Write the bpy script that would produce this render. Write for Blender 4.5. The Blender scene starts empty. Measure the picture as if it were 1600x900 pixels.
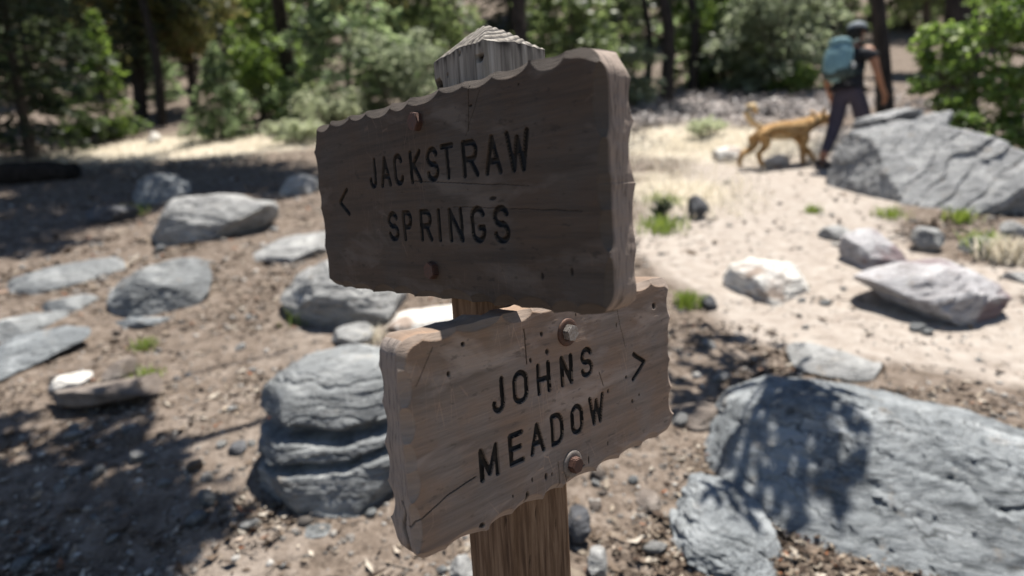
import bpy, bmesh, math, random
import numpy as np
from mathutils import Vector, Matrix
PI = math.pi
sc = bpy.context.scene
C = sc.collection

# ------------------------------------------------------------------ camera, world, sun, exposure
F_PX, PITCH, ROLL, CAM_Z = 973.94, 0.14559, -0.06022, 1.05
FWD = np.array([0, math.cos(PITCH), -math.sin(PITCH)])
UP0 = np.array([0, math.sin(PITCH), math.cos(PITCH)])
RT = math.cos(ROLL)*np.array([1., 0, 0]) + math.sin(ROLL)*UP0
UP = -math.sin(ROLL)*np.array([1., 0, 0]) + math.cos(ROLL)*UP0
cd = bpy.data.cameras.new('camera'); cam = bpy.data.objects.new('camera', cd); C.objects.link(cam)
m = Matrix.Identity(4)
for i in range(3):
    m[i][0], m[i][1], m[i][2] = RT[i], UP[i], -FWD[i]
m[2][3] = CAM_Z
cam.matrix_world = m
cd.sensor_width = 36; cd.lens = F_PX/1600*36; cd.clip_start = 0.02; cd.clip_end = 2000
cd.dof.use_dof = True; cd.dof.focus_distance = 0.66; cd.dof.aperture_fstop = 2.8; cd.dof.aperture_blades = 7
sc.camera = cam
SUN_EL, SUN_AZ = math.radians(73), math.radians(46)          # azimuth measured from +Y towards +X
SUN = np.array([math.sin(SUN_AZ)*math.cos(SUN_EL), math.cos(SUN_AZ)*math.cos(SUN_EL), math.sin(SUN_EL)])
w = bpy.data.worlds.new('World'); sc.world = w; w.use_nodes = True
nt = w.node_tree; nt.nodes.clear()
sky = nt.nodes.new('ShaderNodeTexSky'); sky.sky_type = 'NISHITA'; sky.sun_disc = False
sky.sun_elevation = SUN_EL; sky.sun_rotation = SUN_AZ; sky.altitude = 1800
bg = nt.nodes.new('ShaderNodeBackground'); bg.inputs[1].default_value = 0.062
wo = nt.nodes.new('ShaderNodeOutputWorld')
nt.links.new(sky.outputs[0], bg.inputs[0]); nt.links.new(bg.outputs[0], wo.inputs[0])
sl = bpy.data.lights.new('sun', 'SUN'); sl.energy = 5.0; sl.angle = math.radians(0.53); sl.color = (1, .95, .87)
so = bpy.data.objects.new('sun', sl); C.objects.link(so); so.location = (3, 3, 12)
so.rotation_euler = Vector(SUN).to_track_quat('Z', 'Y').to_euler()
sc.view_settings.view_transform = 'Standard'; sc.view_settings.look = 'None'
sc.view_settings.exposure = 0.95; sc.view_settings.gamma = 1; sc.view_settings.use_curve_mapping = False
sc.render.engine = 'CYCLES'; sc.cycles.use_denoising = True
sc.cycles.max_bounces = 6; sc.cycles.diffuse_bounces = 3; sc.cycles.transparent_max_bounces = 4

# ------------------------------------------------------------------ numpy noise
def _hash(ix, iy, iz, seed):
    h = (ix*374761393 + iy*668265263 + iz*2147483647 + seed*974634777) & 0xffffffff
    h = ((h ^ (h >> 13))*1274126177) & 0xffffffff
    h = ((h ^ (h >> 16))*2246822519) & 0xffffffff
    return h ^ (h >> 15)
def pn(P, seed=0):
    P = np.asarray(P, float); i = np.floor(P).astype(np.int64); f = P - i
    u = f*f*f*(f*(f*6-15)+10); out = 0
    for dx in (0, 1):
        for dy in (0, 1):
            for dz in (0, 1):
                h = _hash(i[:, 0]+dx, i[:, 1]+dy, i[:, 2]+dz, seed)
                g = np.stack([(h & 1023)/511.5-1, ((h >> 10) & 1023)/511.5-1, ((h >> 20) & 1023)/511.5-1], 1)
                d = g[:, 0]*(f[:, 0]-dx)+g[:, 1]*(f[:, 1]-dy)+g[:, 2]*(f[:, 2]-dz)
                wt = (u[:, 0] if dx else 1-u[:, 0])*(u[:, 1] if dy else 1-u[:, 1])*(u[:, 2] if dz else 1-u[:, 2])
                out = out + wt*d
    return out
def fbm(P, octv=4, seed=0, gain=.5):
    P = np.asarray(P, float); a, s, o = 1., 1., 0
    for k in range(octv):
        o = o + a*pn(P*s + 17.3*k, seed+k); a *= gain; s *= 2.03
    return o
def sstep(a, b, x):
    t = np.clip((x-a)/(b-a), 0, 1); return t*t*(3-2*t)

# ------------------------------------------------------------------ object helpers
def tag(o, label=None, cat=None, group=None, kind=None):
    if label: o['label'] = label
    if cat: o['category'] = cat
    if group: o['group'] = group
    if kind: o['kind'] = kind
    return o
def mesh_np(name, V, F, mat=None, smooth=True, attrs=None):
    me = bpy.data.meshes.new(name); V = np.asarray(V, np.float32)
    if isinstance(F, np.ndarray): F = [F]
    F = [f for f in F if len(f)]
    me.vertices.add(len(V)); me.vertices.foreach_set('co', V.ravel())
    idx = np.concatenate([f.ravel() for f in F]).astype(np.int32)
    tot = np.concatenate([np.full(len(f), f.shape[1]) for f in F]).astype(np.int32)
    st = np.concatenate([[0], np.cumsum(tot)[:-1]]).astype(np.int32)
    me.loops.add(len(idx)); me.loops.foreach_set('vertex_index', idx)
    me.polygons.add(len(tot)); me.polygons.foreach_set('loop_start', st); me.polygons.foreach_set('loop_total', tot)
    if smooth: me.polygons.foreach_set('use_smooth', np.ones(len(tot), bool))
    for k, a in (attrs or {}).items():
        at = me.attributes.new(k, 'FLOAT', 'POINT'); at.data.foreach_set('value', np.asarray(a, np.float32))
    me.update(calc_edges=True); me.validate()
    if mat: me.materials.append(mat)
    return me
def link(name, me, parent=None, loc=None):
    o = bpy.data.objects.new(name, me); C.objects.link(o)
    if parent: o.parent = parent
    if loc is not None: o.location = loc
    return o
def empty(name, loc=(0, 0, 0), rz=0):
    o = link(name, None, None, loc); o.rotation_euler.z = rz; o.empty_display_size = .1; return o
def bm_obj(name, bm, mat, parent=None, smooth=True):
    me = bpy.data.meshes.new(name); bm.normal_update(); bm.to_mesh(me); bm.free()
    if smooth:
        for p in me.polygons: p.use_smooth = True
    me.materials.append(mat); return link(name, me, parent)
def copy_tree(o, parent=None):
    c = o.copy(); C.objects.link(c); c.parent = parent
    for ch in list(o.children): copy_tree(ch, c)
    return c
def tube(pts, rad, n=8, closed_tip=True):
    pts = np.asarray(pts, float); rad = np.broadcast_to(np.asarray(rad, float), (len(pts),))
    T = np.gradient(pts, axis=0); T /= np.linalg.norm(T, axis=1)[:, None]+1e-9
    ref = np.array([0, 0, 1.]) if abs(T[0][2]) < .9 else np.array([1., 0, 0])
    V = []
    for p, t, r in zip(pts, T, rad):
        a = np.cross(t, ref); a /= np.linalg.norm(a)+1e-9; b = np.cross(t, a)
        th = np.linspace(0, 2*PI, n, endpoint=False)
        V.append(p + r*(np.cos(th)[:, None]*a + np.sin(th)[:, None]*b))
    k = len(pts); V = np.concatenate(V)
    i, j = np.meshgrid(np.arange(k-1), np.arange(n), indexing='ij')
    Fq = np.stack([i*n+j, i*n+(j+1) % n, (i+1)*n+(j+1) % n, (i+1)*n+j], -1).reshape(-1, 4)
    return V, Fq
class Acc:
    def __init__(s): s.V = []; s.F = {}; s.n = 0
    def add(s, V, F):
        s.V.append(V); s.F.setdefault(F.shape[1], []).append(F+s.n); s.n += len(V)
    def mesh(s, name, mat, smooth=True):
        return mesh_np(name, np.concatenate(s.V), [np.concatenate(f) for f in s.F.values()], mat, smooth)

# ------------------------------------------------------------------ materials
class NT:
    def __init__(s, name):
        s.m = bpy.data.materials.new(name); s.m.use_nodes = True; s.t = s.m.node_tree; s.t.nodes.clear()
        s.out = s.n('ShaderNodeOutputMaterial')
    def n(s, typ, **kw):
        x = s.t.nodes.new(typ)
        for k, v in kw.items():
            if k in x.bl_rna.properties: setattr(x, k, v)
            else: x.inputs[k.replace('_', ' ')].default_value = v
        return x
    def l(s, a, b): s.t.links.new(a, b)
    def coord(s, scale=(1, 1, 1), rot=(0, 0, 0), loc=(0, 0, 0)):
        c = s.n('ShaderNodeTexCoord'); mp = s.n('ShaderNodeMapping'); mp.inputs['Scale'].default_value = scale
        mp.inputs['Rotation'].default_value = rot; mp.inputs['Location'].default_value = loc
        s.l(c.outputs['Object'], mp.inputs[0]); return mp.outputs[0]
    def noise(s, vec, scale, detail=4, rough=.55, dist=0):
        x = s.n('ShaderNodeTexNoise', Scale=scale, Detail=detail, Roughness=rough, Distortion=dist)
        if vec is not None: s.l(vec, x.inputs['Vector'])
        return x.outputs['Fac']
    def ramp(s, fac, stops):
        r = s.n('ShaderNodeValToRGB'); e = r.color_ramp.elements
        while len(e) < len(stops): e.new(.5)
        for k, (p, c) in enumerate(stops):
            e[k].position = p; e[k].color = (c, c, c, 1) if not hasattr(c, '__len__') else (*c, 1)
        s.l(fac, r.inputs[0]); return r.outputs[0]
    def mix(s, fac, a, b, mode='MIX'):
        x = s.n('ShaderNodeMix'); x.data_type = 'RGBA'; x.blend_type = mode
        for v, i in ((fac, 0), (a, 6), (b, 7)):
            if hasattr(v, 'links') or hasattr(v, 'is_linked'): s.l(v, x.inputs[i])
            else: x.inputs[i].default_value = v if i == 0 else (*v, 1)
        return x.outputs[2]
    def math(s, op, a, b=0):
        x = s.n('ShaderNodeMath', operation=op)
        for v, i in ((a, 0), (b, 1)):
            if hasattr(v, 'is_linked'): s.l(v, x.inputs[i])
            else: x.inputs[i].default_value = v
        return x.outputs[0]
    def attr(s, name):
        return s.n('ShaderNodeAttribute', attribute_name=name).outputs['Fac']
    def bump(s, h, strength, dist, prev=None):
        b = s.n('ShaderNodeBump'); b.inputs['Strength'].default_value = strength; b.inputs['Distance'].default_value = dist
        s.l(h, b.inputs['Height'])
        if prev is not None: s.l(prev, b.inputs['Normal'])
        return b.outputs[0]
    def fin(s, col, rough=.85, nrm=None, spec=.3, metal=0):
        p = s.n('ShaderNodeBsdfPrincipled')
        for v, k in ((col, 'Base Color'), (rough, 'Roughness'), (metal, 'Metallic')):
            if hasattr(v, 'is_linked'): s.l(v, p.inputs[k])
            else: p.inputs[k].default_value = (*v, 1) if k == 'Base Color' else v
        p.inputs['Specular IOR Level'].default_value = spec
        if nrm is not None: s.l(nrm, p.inputs['Normal'])
        s.l(p.outputs[0], s.out.inputs[0]); return s.m

def simple(name, col, rough=.8, var=.25, scale=30, spec=.3, metal=0, bump=.0):
    t = NT(name); v = t.coord(); f = t.noise(v, scale, 4)
    c = t.ramp(f, [(.3, [x*(1-var) for x in col]), (.7, [min(1, x*(1+var)) for x in col])])
    return t.fin(c, rough, t.bump(f, .5, bump) if bump else None, spec, metal)

def wood_board_mat(name, tone, warm, seed, end):
    t = NT(name); loc = (seed*3.1, seed*1.7, seed*.9)
    v = t.coord((1, 1, 1), loc=loc)
    vg = t.coord((.9, 6, 14), (0, math.radians(3 if seed % 2 else -5), 0), loc)       # stretched along the board: grain
    wob = t.noise(v, 4, 2)
    fine = t.noise(vg, 42, 5, .65, .3)
    broad = t.noise(vg, 5, 4, .6, .6)
    patch = t.noise(v, 9, 4, .6)
    base = t.ramp(fine, [(.25, [c*.80 for c in tone]), (.5, tone), (.75, [min(1, c*1.18) for c in tone])])
    base = t.mix(t.ramp(patch, [(.40, 0.), (.56, .9)]), base, t.mix(fine, [c*.75 for c in warm], [c*1.2 for c in warm]))
    base = t.mix(t.ramp(broad, [(.35, .55), (.55, 0.)]), base, [c*.5 for c in tone])
    base = t.mix(t.ramp(t.noise(t.coord((1.2, 1, 3.4), loc=[q+3 for q in loc]), 7, 4, .6, .5), [(.54, 0.), (.66, .5)]), base, [min(1, c*1.75+.02) for c in tone])
    scr = t.n('ShaderNodeTexVoronoi', Scale=26.); scr.feature = 'DISTANCE_TO_EDGE'
    vs = t.coord((3.2, 1, .55), (0, math.radians(62), 0), loc); t.l(vs, scr.inputs['Vector'])
    sm = t.math('MULTIPLY', t.ramp(scr.outputs['Distance'], [(.004, 1.), (.02, 0.)]), t.ramp(t.noise(v, 13, 2), [(.52, 0.), (.62, .5)]))
    base = t.mix(sm, base, [min(1, c*2.0) for c in warm])
    base = t.mix(t.ramp(t.noise(t.coord((1, 1, 2.2), loc=loc), 70, 3, .6), [(.62, 0.), (.70, .55)]), base, [c*.4 for c in tone])
    g = t.attr('gouge')
    gcol = t.mix(t.noise(t.coord((3, 3, 30), loc=loc), 14, 3), [c*.75 for c in tone], [c*1.5 for c in tone])
    base = t.mix(t.math('MULTIPLY', g, .7), base, gcol)
    e = t.attr('endgrain')
    egrain = t.noise(t.coord((1, 26, 3), (math.radians(8), 0, 0), loc), 16, 5, .6, .4)
    ecol = t.ramp(egrain, [(.34, [c*.45 for c in end]), (.46, end), (.75, [min(1, c*1.25) for c in end])])
    base = t.mix(e, base, ecol)
    pit = t.attr('pit')
    base = t.mix(pit, base, (.018, .013, .010))
    b1 = t.bump(fine, .55, .0012); b2 = t.bump(t.noise(v, 120, 4), .25, .0006, b1)
    return t.fin(base, .78, b2, .25)

def paint_mat():
    t = NT('groove_paint'); v = t.coord(); f = t.noise(v, 90, 4)
    d = t.attr('dep')
    c = t.mix(t.ramp(f, [(.58, 0.), (.70, .6)]), (.010, .009, .009), (.06, .042, .03))
    return t.fin(c, .6, t.bump(f, .4, .0008), .3)

def post_mat():
    t = NT('post_wood'); v = t.coord(); vg = t.coord((9, 9, .55))
    fine = t.noise(vg, 16, 5, .65, .3)
    grey = t.ramp(fine, [(.3, (.10, .088, .076)), (.5, (.25, .225, .195)), (.72, (.43, .40, .36))])
    brn = t.ramp(fine, [(.28, (.036, .019, .011)), (.46, (.125, .074, .043)), (.64, (.235, .155, .098)), (.8, (.38, .29, .205))])
    h = t.attr('weather')
    hf = t.math('ADD', h, t.math('MULTIPLY', t.math('SUBTRACT', t.noise(vg, 6, 3), .5), .5))
    c = t.mix(t.ramp(hf, [(.35, 0.), (.65, 1.)]), brn, grey)
    rg = t.attr('ring')
    c = t.mix(rg, c, (.035, .03, .027))
    c = t.mix(t.attr('pit'), c, (.012, .009, .007))
    b = t.bump(fine, .7, .002)
    return t.fin(c, .8, b, .25)

def rust_mat(name, a, b, metal=.3, rough=.6):
    t = NT(name); v = t.coord(); f = t.noise(v, 260, 5, .65)
    c = t.ramp(f, [(.3, a), (.65, b)])
    return t.fin(c, t.ramp(f, [(.3, rough-.15), (.7, rough+.2)]), t.bump(f, .5, .0008), .5, metal)

def rock_mat(name, lo, mid, hi, rot=(0, 0, 0), rust=None, fleck=.3, sc_=1.0, stretch=7, crack=.5):
    t = NT(name); v = t.coord()
    info = t.n('ShaderNodeObjectInfo'); cmb = t.n('ShaderNodeVectorMath', operation='SCALE'); cmb.inputs['Scale'].default_value = 40
    rv = t.n('ShaderNodeCombineXYZ'); t.l(info.outputs['Random'], rv.inputs[0]); t.l(info.outputs['Random'], rv.inputs[1]); t.l(rv.outputs[0], cmb.inputs[0])
    def off(vec):
        a = t.n('ShaderNodeVectorMath', operation='ADD'); t.l(vec, a.inputs[0]); t.l(cmb.outputs[0], a.inputs[1]); return a.outputs[0]
    vs = off(t.coord((1, 1, stretch), rot)); vi = off(v)
    band = t.noise(vs, 3.2*sc_, 6, .66, .8)
    fine = t.noise(vs, 18*sc_, 5, .7, .4)
    blot = t.noise(vi, 5*sc_, 5, .6, .3)
    c = t.ramp(band, [(.30, lo), (.47, mid), (.60, mid), (.72, hi)])
    c = t.mix(t.ramp(fine, [(.36, .8), (.5, 0.)]), c, lo)
    c = t.mix(t.ramp(t.noise(vi, 8*sc_, 5, .7), [(.60, 0.), (.68, .45)]), c, (.20, .15, .10))
    c = t.mix(t.ramp(blot, [(.5, 0.), (.66, .55)]), c, hi)
    c = t.mix(t.ramp(t.noise(vi, 60*sc_, 3), [(.60, 0.), (.70, fleck)]), c, hi)
    if rust is not None:
        c = t.mix(t.ramp(t.noise(vi, 3*sc_, 4, .6), [(.54, 0.), (.62, .8)]), c, rust)
    cr = t.n('ShaderNodeTexVoronoi', Scale=3.0*sc_); cr.feature = 'DISTANCE_TO_EDGE'
    wv = t.n('ShaderNodeVectorMath', operation='ADD'); t.l(vs, wv.inputs[0])
    nz = t.n('ShaderNodeTexNoise', Scale=5.0*sc_, Detail=3.); t.l(vi, nz.inputs['Vector']); t.l(nz.outputs['Color'], wv.inputs[1])
    t.l(wv.outputs[0], cr.inputs['Vector'])
    crk = t.ramp(cr.outputs['Distance'], [(.0, 0.), (.035, 1.)])
    c = t.mix(t.math('MULTIPLY', t.math('MULTIPLY', t.math('SUBTRACT', 1., crk), crack), t.ramp(t.noise(vi, 2.5*sc_, 2), [(.45, 0.), (.6, 1.)])), c, [x*.35 for x in lo])
    b = t.bump(band, .6, .03); b = t.bump(fine, .7, .012, b); b = t.bump(t.noise(vi, 45*sc_, 4, .6), .5, .006, b)
    return t.fin(c, .75, b, .35)

def leaf_mat(name, dark, light, trans=.35, tip=None):
    t = NT(name); g = t.n('ShaderNodeNewGeometry'); r = g.outputs['Random Per Island']
    v = t.coord(); big = t.noise(v, 1.3, 3)
    c = t.ramp(t.math('ADD', t.math('MULTIPLY', r, .6), t.math('MULTIPLY', big, .5)), [(.25, dark), (.6, [(a+b)/2 for a, b in zip(dark, light)]), (.85, light)])
    if tip: c = t.mix(t.ramp(r, [(.93, 0.), (.96, 1.)]), c, tip)
    p = t.n('ShaderNodeBsdfPrincipled', Roughness=.5); p.inputs['Specular IOR Level'].default_value = .45; t.l(c, p.inputs['Base Color'])
    tr = t.n('ShaderNodeBsdfTranslucent'); hs = t.n('ShaderNodeHueSaturation'); hs.inputs['Saturation'].default_value = 1.15; hs.inputs['Value'].default_value = 1.5
    hs.inputs['Hue'].default_value = .49; t.l(c, hs.inputs['Color']); t.l(hs.outputs[0], tr.inputs[0])
    mx = t.n('ShaderNodeMixShader'); mx.inputs[0].default_value = trans
    t.l(p.outputs[0], mx.inputs[1]); t.l(tr.outputs[0], mx.inputs[2]); t.l(mx.outputs[0], t.out.inputs[0]); return t.m

def island_mat(name, stops, rough=.85):
    t = NT(name); g = t.n('ShaderNodeNewGeometry'); v = t.coord(); f = t.noise(v, 60, 3)
    c = t.ramp(g.outputs['Random Per Island'], stops)
    c = t.mix(t.ramp(f, [(.35, .5), (.6, 0.)]), c, [x*.5 for x in stops[0][1]])
    return t.fin(c, rough, None, .25)

def bark_mat(name, a, b, sc_=1):
    t = NT(name); v = t.coord((6*sc_, 6*sc_, 1.2*sc_)); f = t.noise(v, 3, 6, .65, .6)
    return t.fin(t.ramp(f, [(.35, a), (.65, b)]), .9, t.bump(f, .9, .04), .15)

def ground_mat():
    t = NT('forest_ground'); v = t.coord()
    n1 = t.noise(v, 1.7, 5, .6); n2 = t.noise(v, 14, 5, .65); n3 = t.noise(v, 75, 4, .65); n4 = t.noise(v, 34, 3, .6)
    duff = t.ramp(n2, [(.3, (.072, .055, .043)), (.5, (.155, .122, .098)), (.7, (.24, .20, .168))])
    duff = t.mix(t.ramp(n3, [(.56, 0.), (.70, .7)]), duff, (.30, .255, .21))
    duff = t.mix(t.ramp(n4, [(.34, .7), (.44, 0.)]), duff, (.035, .025, .019))
    tr = t.ramp(n2, [(.3, (.27, .228, .195)), (.55, (.36, .318, .28)), (.75, (.43, .39, .35))])
    tr = t.mix(t.ramp(n3, [(.58, 0.), (.70, .45)]), tr, (.27, .21, .165))
    gr = t.ramp(n2, [(.3, (.40, .34, .26)), (.6, (.56, .51, .42)), (.75, (.64, .60, .51))])
    gy = t.ramp(n2, [(.3, (.15, .13, .12)), (.6, (.33, .30, .285)), (.75, (.45, .42, .41))])
    def m(a): return t.ramp(t.math('ADD', t.attr(a), t.math('MULTIPLY', t.math('SUBTRACT', n1, .5), .7)), [(.35, 0.), (.65, 1.)])
    c = t.mix(m('trail'), duff, tr); c = t.mix(m('drygrass'), c, gr); c = t.mix(m('greybrush'), c, gy)
    b = t.bump(n2, .5, .03); b = t.bump(n3, .6, .012, b)
    return t.fin(c, .92, b, .15)

M = {}
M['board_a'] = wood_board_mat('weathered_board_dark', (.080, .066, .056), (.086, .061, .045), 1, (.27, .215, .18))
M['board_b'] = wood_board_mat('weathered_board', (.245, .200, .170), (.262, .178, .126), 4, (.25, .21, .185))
M['paint'] = paint_mat(); M['post'] = post_mat()
M['rust'] = rust_mat('rusty_bolt', (.04, .021, .017), (.12, .062, .047)); M['rust_b'] = rust_mat('dark_rust_washer', (.035, .022, .018), (.12, .06, .04))
M['zinc'] = rust_mat('worn_zinc_washer', (.10, .085, .075), (.24, .21, .19), .3, .6)
M['bolt_zinc'] = rust_mat('worn_bolt', (.16, .14, .13), (.40, .38, .36), .6, .4)
D = math.radians
M['schist'] = rock_mat('grey_schist', (.06, .064, .066), (.185, .195, .20), (.42, .43, .425), (D(8), D(-6), 0))
M['schist_dip'] = rock_mat('dipping_schist', (.06, .063, .068), (.27, .275, .28), (.56, .56, .55), (D(20), D(-34), 0), None, .3, 1.3, 11, 0.)
M['boulder'] = rock_mat('blue_grey_boulder', (.06, .067, .072), (.175, .19, .20), (.40, .42, .43), (D(25), D(-32), 0), None, .35, 1.1, 5, .8)
M['white_rock'] = rock_mat('white_quartz_rock', (.38, .35, .31), (.62, .60, .56), (.78, .76, .73), (0, D(20), 0), (.20, .13, .09), .2)
M['pale_rock'] = rock_mat('pale_grey_rock', (.11, .11, .108), (.285, .285, .28), (.54, .54, .52), (0, D(-14), 0), None, .4)
M['maroon_rock'] = rock_mat('maroon_stained_rock', (.14, .125, .125), (.36, .35, .36), (.56, .55, .56), (0, D(-22), 0), (.15, .095, .10), .3)
M['brown_rock'] = rock_mat('brown_rock', (.07, .055, .045), (.17, .14, .12), (.30, .27, .24), (0, D(10), 0))
M['dark_rock'] = rock_mat('dark_rock', (.025, .026, .03), (.07, .072, .08), (.16, .165, .175), (0, D(10), 0))
M['ground'] = ground_mat()
M['fir'] = leaf_mat('fir_needles', (.055, .08, .038), (.23, .29, .135), .52)
M['bluefir'] = leaf_mat('pale_fir_needles', (.09, .13, .07), (.32, .40, .225), .52)
M['darkfir'] = leaf_mat('dark_shaded_needles', (.016, .026, .014), (.06, .085, .04), .3)  # dark pine tone; on the far-left fir it puts shade into the colour
M['oak'] = leaf_mat('green_oak_leaves', (.055, .095, .028), (.22, .31, .09), .5)
M['yoak'] = leaf_mat('yellow_green_oak_leaves', (.09, .105, .04), (.30, .29, .12), .5, (.40, .27, .15))
M['right_oak'] = leaf_mat('bright_oak_leaves', (.06, .11, .03), (.28, .385, .125), .6, (.40, .44, .32))
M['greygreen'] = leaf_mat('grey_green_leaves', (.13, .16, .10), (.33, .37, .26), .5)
M['sage'] = leaf_mat('sage_leaves', (.30, .34, .22), (.52, .55, .40), .45)
M['greybrush'] = leaf_mat('grey_brush_twigs', (.15, .135, .13), (.36, .335, .325), .1)
M['bark'] = bark_mat('dark_bark', (.020, .017, .015), (.075, .062, .054)); M['bark_g'] = bark_mat('grey_bark', (.045, .038, .034), (.14, .12, .105))
M['log'] = bark_mat('dark_log_bark', (.010, .009, .008), (.04, .034, .03))  # nearly black bark for the thick fallen log
M['drygrass'] = leaf_mat('dry_grass', (.48, .44, .35), (.72, .68, .58), .3)
M['grass'] = leaf_mat('green_grass', (.10, .15, .03), (.26, .33, .09), .35)
M['litter'] = island_mat('dry_leaf_litter', [(.0, (.045, .030, .022)), (.3, (.10, .072, .052)), (.55, (.19, .145, .108)), (.78, (.33, .275, .215)), (.92, (.50, .45, .38)), (.98, (.24, .10, .05))])
M['twig'] = island_mat('dead_twigs', [(.0, (.05, .035, .028)), (.4, (.13, .10, .08)), (.8, (.27, .235, .20))])
M['pebble'] = island_mat('loose_pebbles', [(.0, (.09, .08, .072)), (.3, (.15, .135, .12)), (.55, (.22, .20, .18)), (.8, (.32, .30, .275)), (.95, (.48, .46, .43))])

# ------------------------------------------------------------------ terrain
def height(x, y):
    x = np.asarray(x, float); y = np.asarray(y, float)
    z = np.where(y < 1, .05*(y-1), .2*(y-1))
    z = z + .05*np.maximum(y-9, 0) + .10*np.maximum(y-18, 0) + .15*np.maximum(y-26, 0)
    z = np.where(y > 90, z, z)
    P = np.stack([x.ravel(), y.ravel(), np.zeros(x.size)], 1)
    n = fbm(P*.8, 4, 5).reshape(x.shape)*.05 + fbm(P*.16, 2, 9).reshape(x.shape)*.35*sstep(6, 25, y)
    n = n + fbm(P*5, 3, 12).reshape(x.shape)*.012*(1-sstep(5, 9, np.hypot(x, y)))
    return z + n*(.3+.7*sstep(0, 3, np.hypot(x, y)))
def hgt(x, y): return float(height(np.array([x]), np.array([y]))[0])
def ray(px, py):
    d = FWD*F_PX + RT*(px-800) + UP*(450-py); return d/d[1]
def ground_at(px, py):                                     # where the line of sight through a photo point meets the ground
    d = ray(px, py); ys = np.concatenate([np.arange(.6, 8, .02), np.arange(8, 60, .1)])
    zz = CAM_Z + d[2]*ys - height(d[0]*ys, ys); k = np.argmax(zz < 0) if (zz < 0).any() else len(ys)-1
    y = ys[k]; return np.array([d[0]*y, y, hgt(d[0]*y, y)])
def at(px, py, y): return ray(px, py)*y + np.array([0, 0, CAM_Z])

def seg_dist(x, y, pl):
    best = np.full(np.shape(x), 1e9)
    for (ax, ay), (bx, by) in zip(pl[:-1], pl[1:]):
        t = np.clip(((x-ax)*(bx-ax)+(y-ay)*(by-ay))/((bx-ax)**2+(by-ay)**2+1e-12), 0, 1)
        best = np.minimum(best, np.hypot(x-ax-t*(bx-ax), y-ay-t*(by-ay)))
    return best
TRAIL = [(4.6, 8.6), (3.4, 7.2), (2.6, 6.0), (2.0, 4.9), (1.7, 4.0), (1.75, 3.15), (2.7, 2.6), (5, 2.0)]
TRAIL2 = [(1.9, 4.2), (.9, 4.3), (-.1, 3.7), (-.95, 2.9), (-1.05, 2.0), (-1.0, 1.0), (-1.2, -.5)]
def zones(x, y):
    tr = 1-sstep(.55, 1.25, seg_dist(x, y, TRAIL)/(.85+.09*np.maximum(y-3, 0)))
    tr2 = .36*(1-sstep(.3, .8, seg_dist(x, y, TRAIL2)))
    tr = np.maximum(tr, tr2)
    g = np.exp(-((x-2.9)/1.6)**2-((y-9.2)/1.7)**2)*1.1 + np.exp(-((x+5.2)/3.6)**2-((y-12.0)/1.6)**2)*1.25 + np.exp(-((x-1.6)/.6)**2-((y-6.0)/1.0)**2)*.8
    b = np.exp(-((x-4.2)/3.4)**2-((y-13.5)/2.6)**2)*1.3
    return tr, np.clip(g, 0, 1.2), np.clip(b, 0, 1.2)
th = np.concatenate([np.linspace(-62, 62, 561), np.linspace(62, 298, 90)[1:-1]])*PI/180
rr = np.concatenate([[0.], np.geomspace(.25, 160, 430)])
TH, RR = np.meshgrid(th, rr); X, Y = RR*np.sin(TH), RR*np.cos(TH)
Z = height(X, Y); nth = len(th)
tr, dg, gb = zones(X, Y)
i, j = np.meshgrid(np.arange(len(rr)-1), np.arange(nth), indexing='ij')
Fq = np.stack([i*nth+j, (i+1)*nth+j, (i+1)*nth+(j+1) % nth, i*nth+(j+1) % nth], -1).reshape(-1, 4)[nth:]
V = np.stack([X, Y, Z], -1).reshape(-1, 3)
k = np.arange(nth); tri = np.stack([np.zeros(nth, int), nth+k, nth+(k+1) % nth], 1)
gme = mesh_np('ground', V, [Fq[:, ::-1], tri[:, ::-1]], M['ground'], True, dict(trail=tr.ravel(), drygrass=dg.ravel(), greybrush=gb.ravel()))
ground = tag(link('ground', gme), 'dusty hillside trail ground with leaf litter rising to the forest', None, None, 'structure')

# ------------------------------------------------------------------ signpost
POST = np.array([-.00976, .70537]); YAW = .83274; PA = .09
nL = np.array([-math.sin(YAW), -math.cos(YAW), 0]); nR = np.array([math.cos(YAW), -math.sin(YAW), 0]); ZZ = np.array([0, 0, 1.])
post_z = hgt(*POST)
sign = empty('trail_signpost', (POST[0], POST[1], post_z))
tag(sign, 'weathered wooden trail signpost with two carved name boards bolted to its faces', 'signpost')
sign.rotation_euler.z = 0
def to_local(Mw): return Matrix.Translation(-Vector(sign.location)) @ Mw

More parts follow.
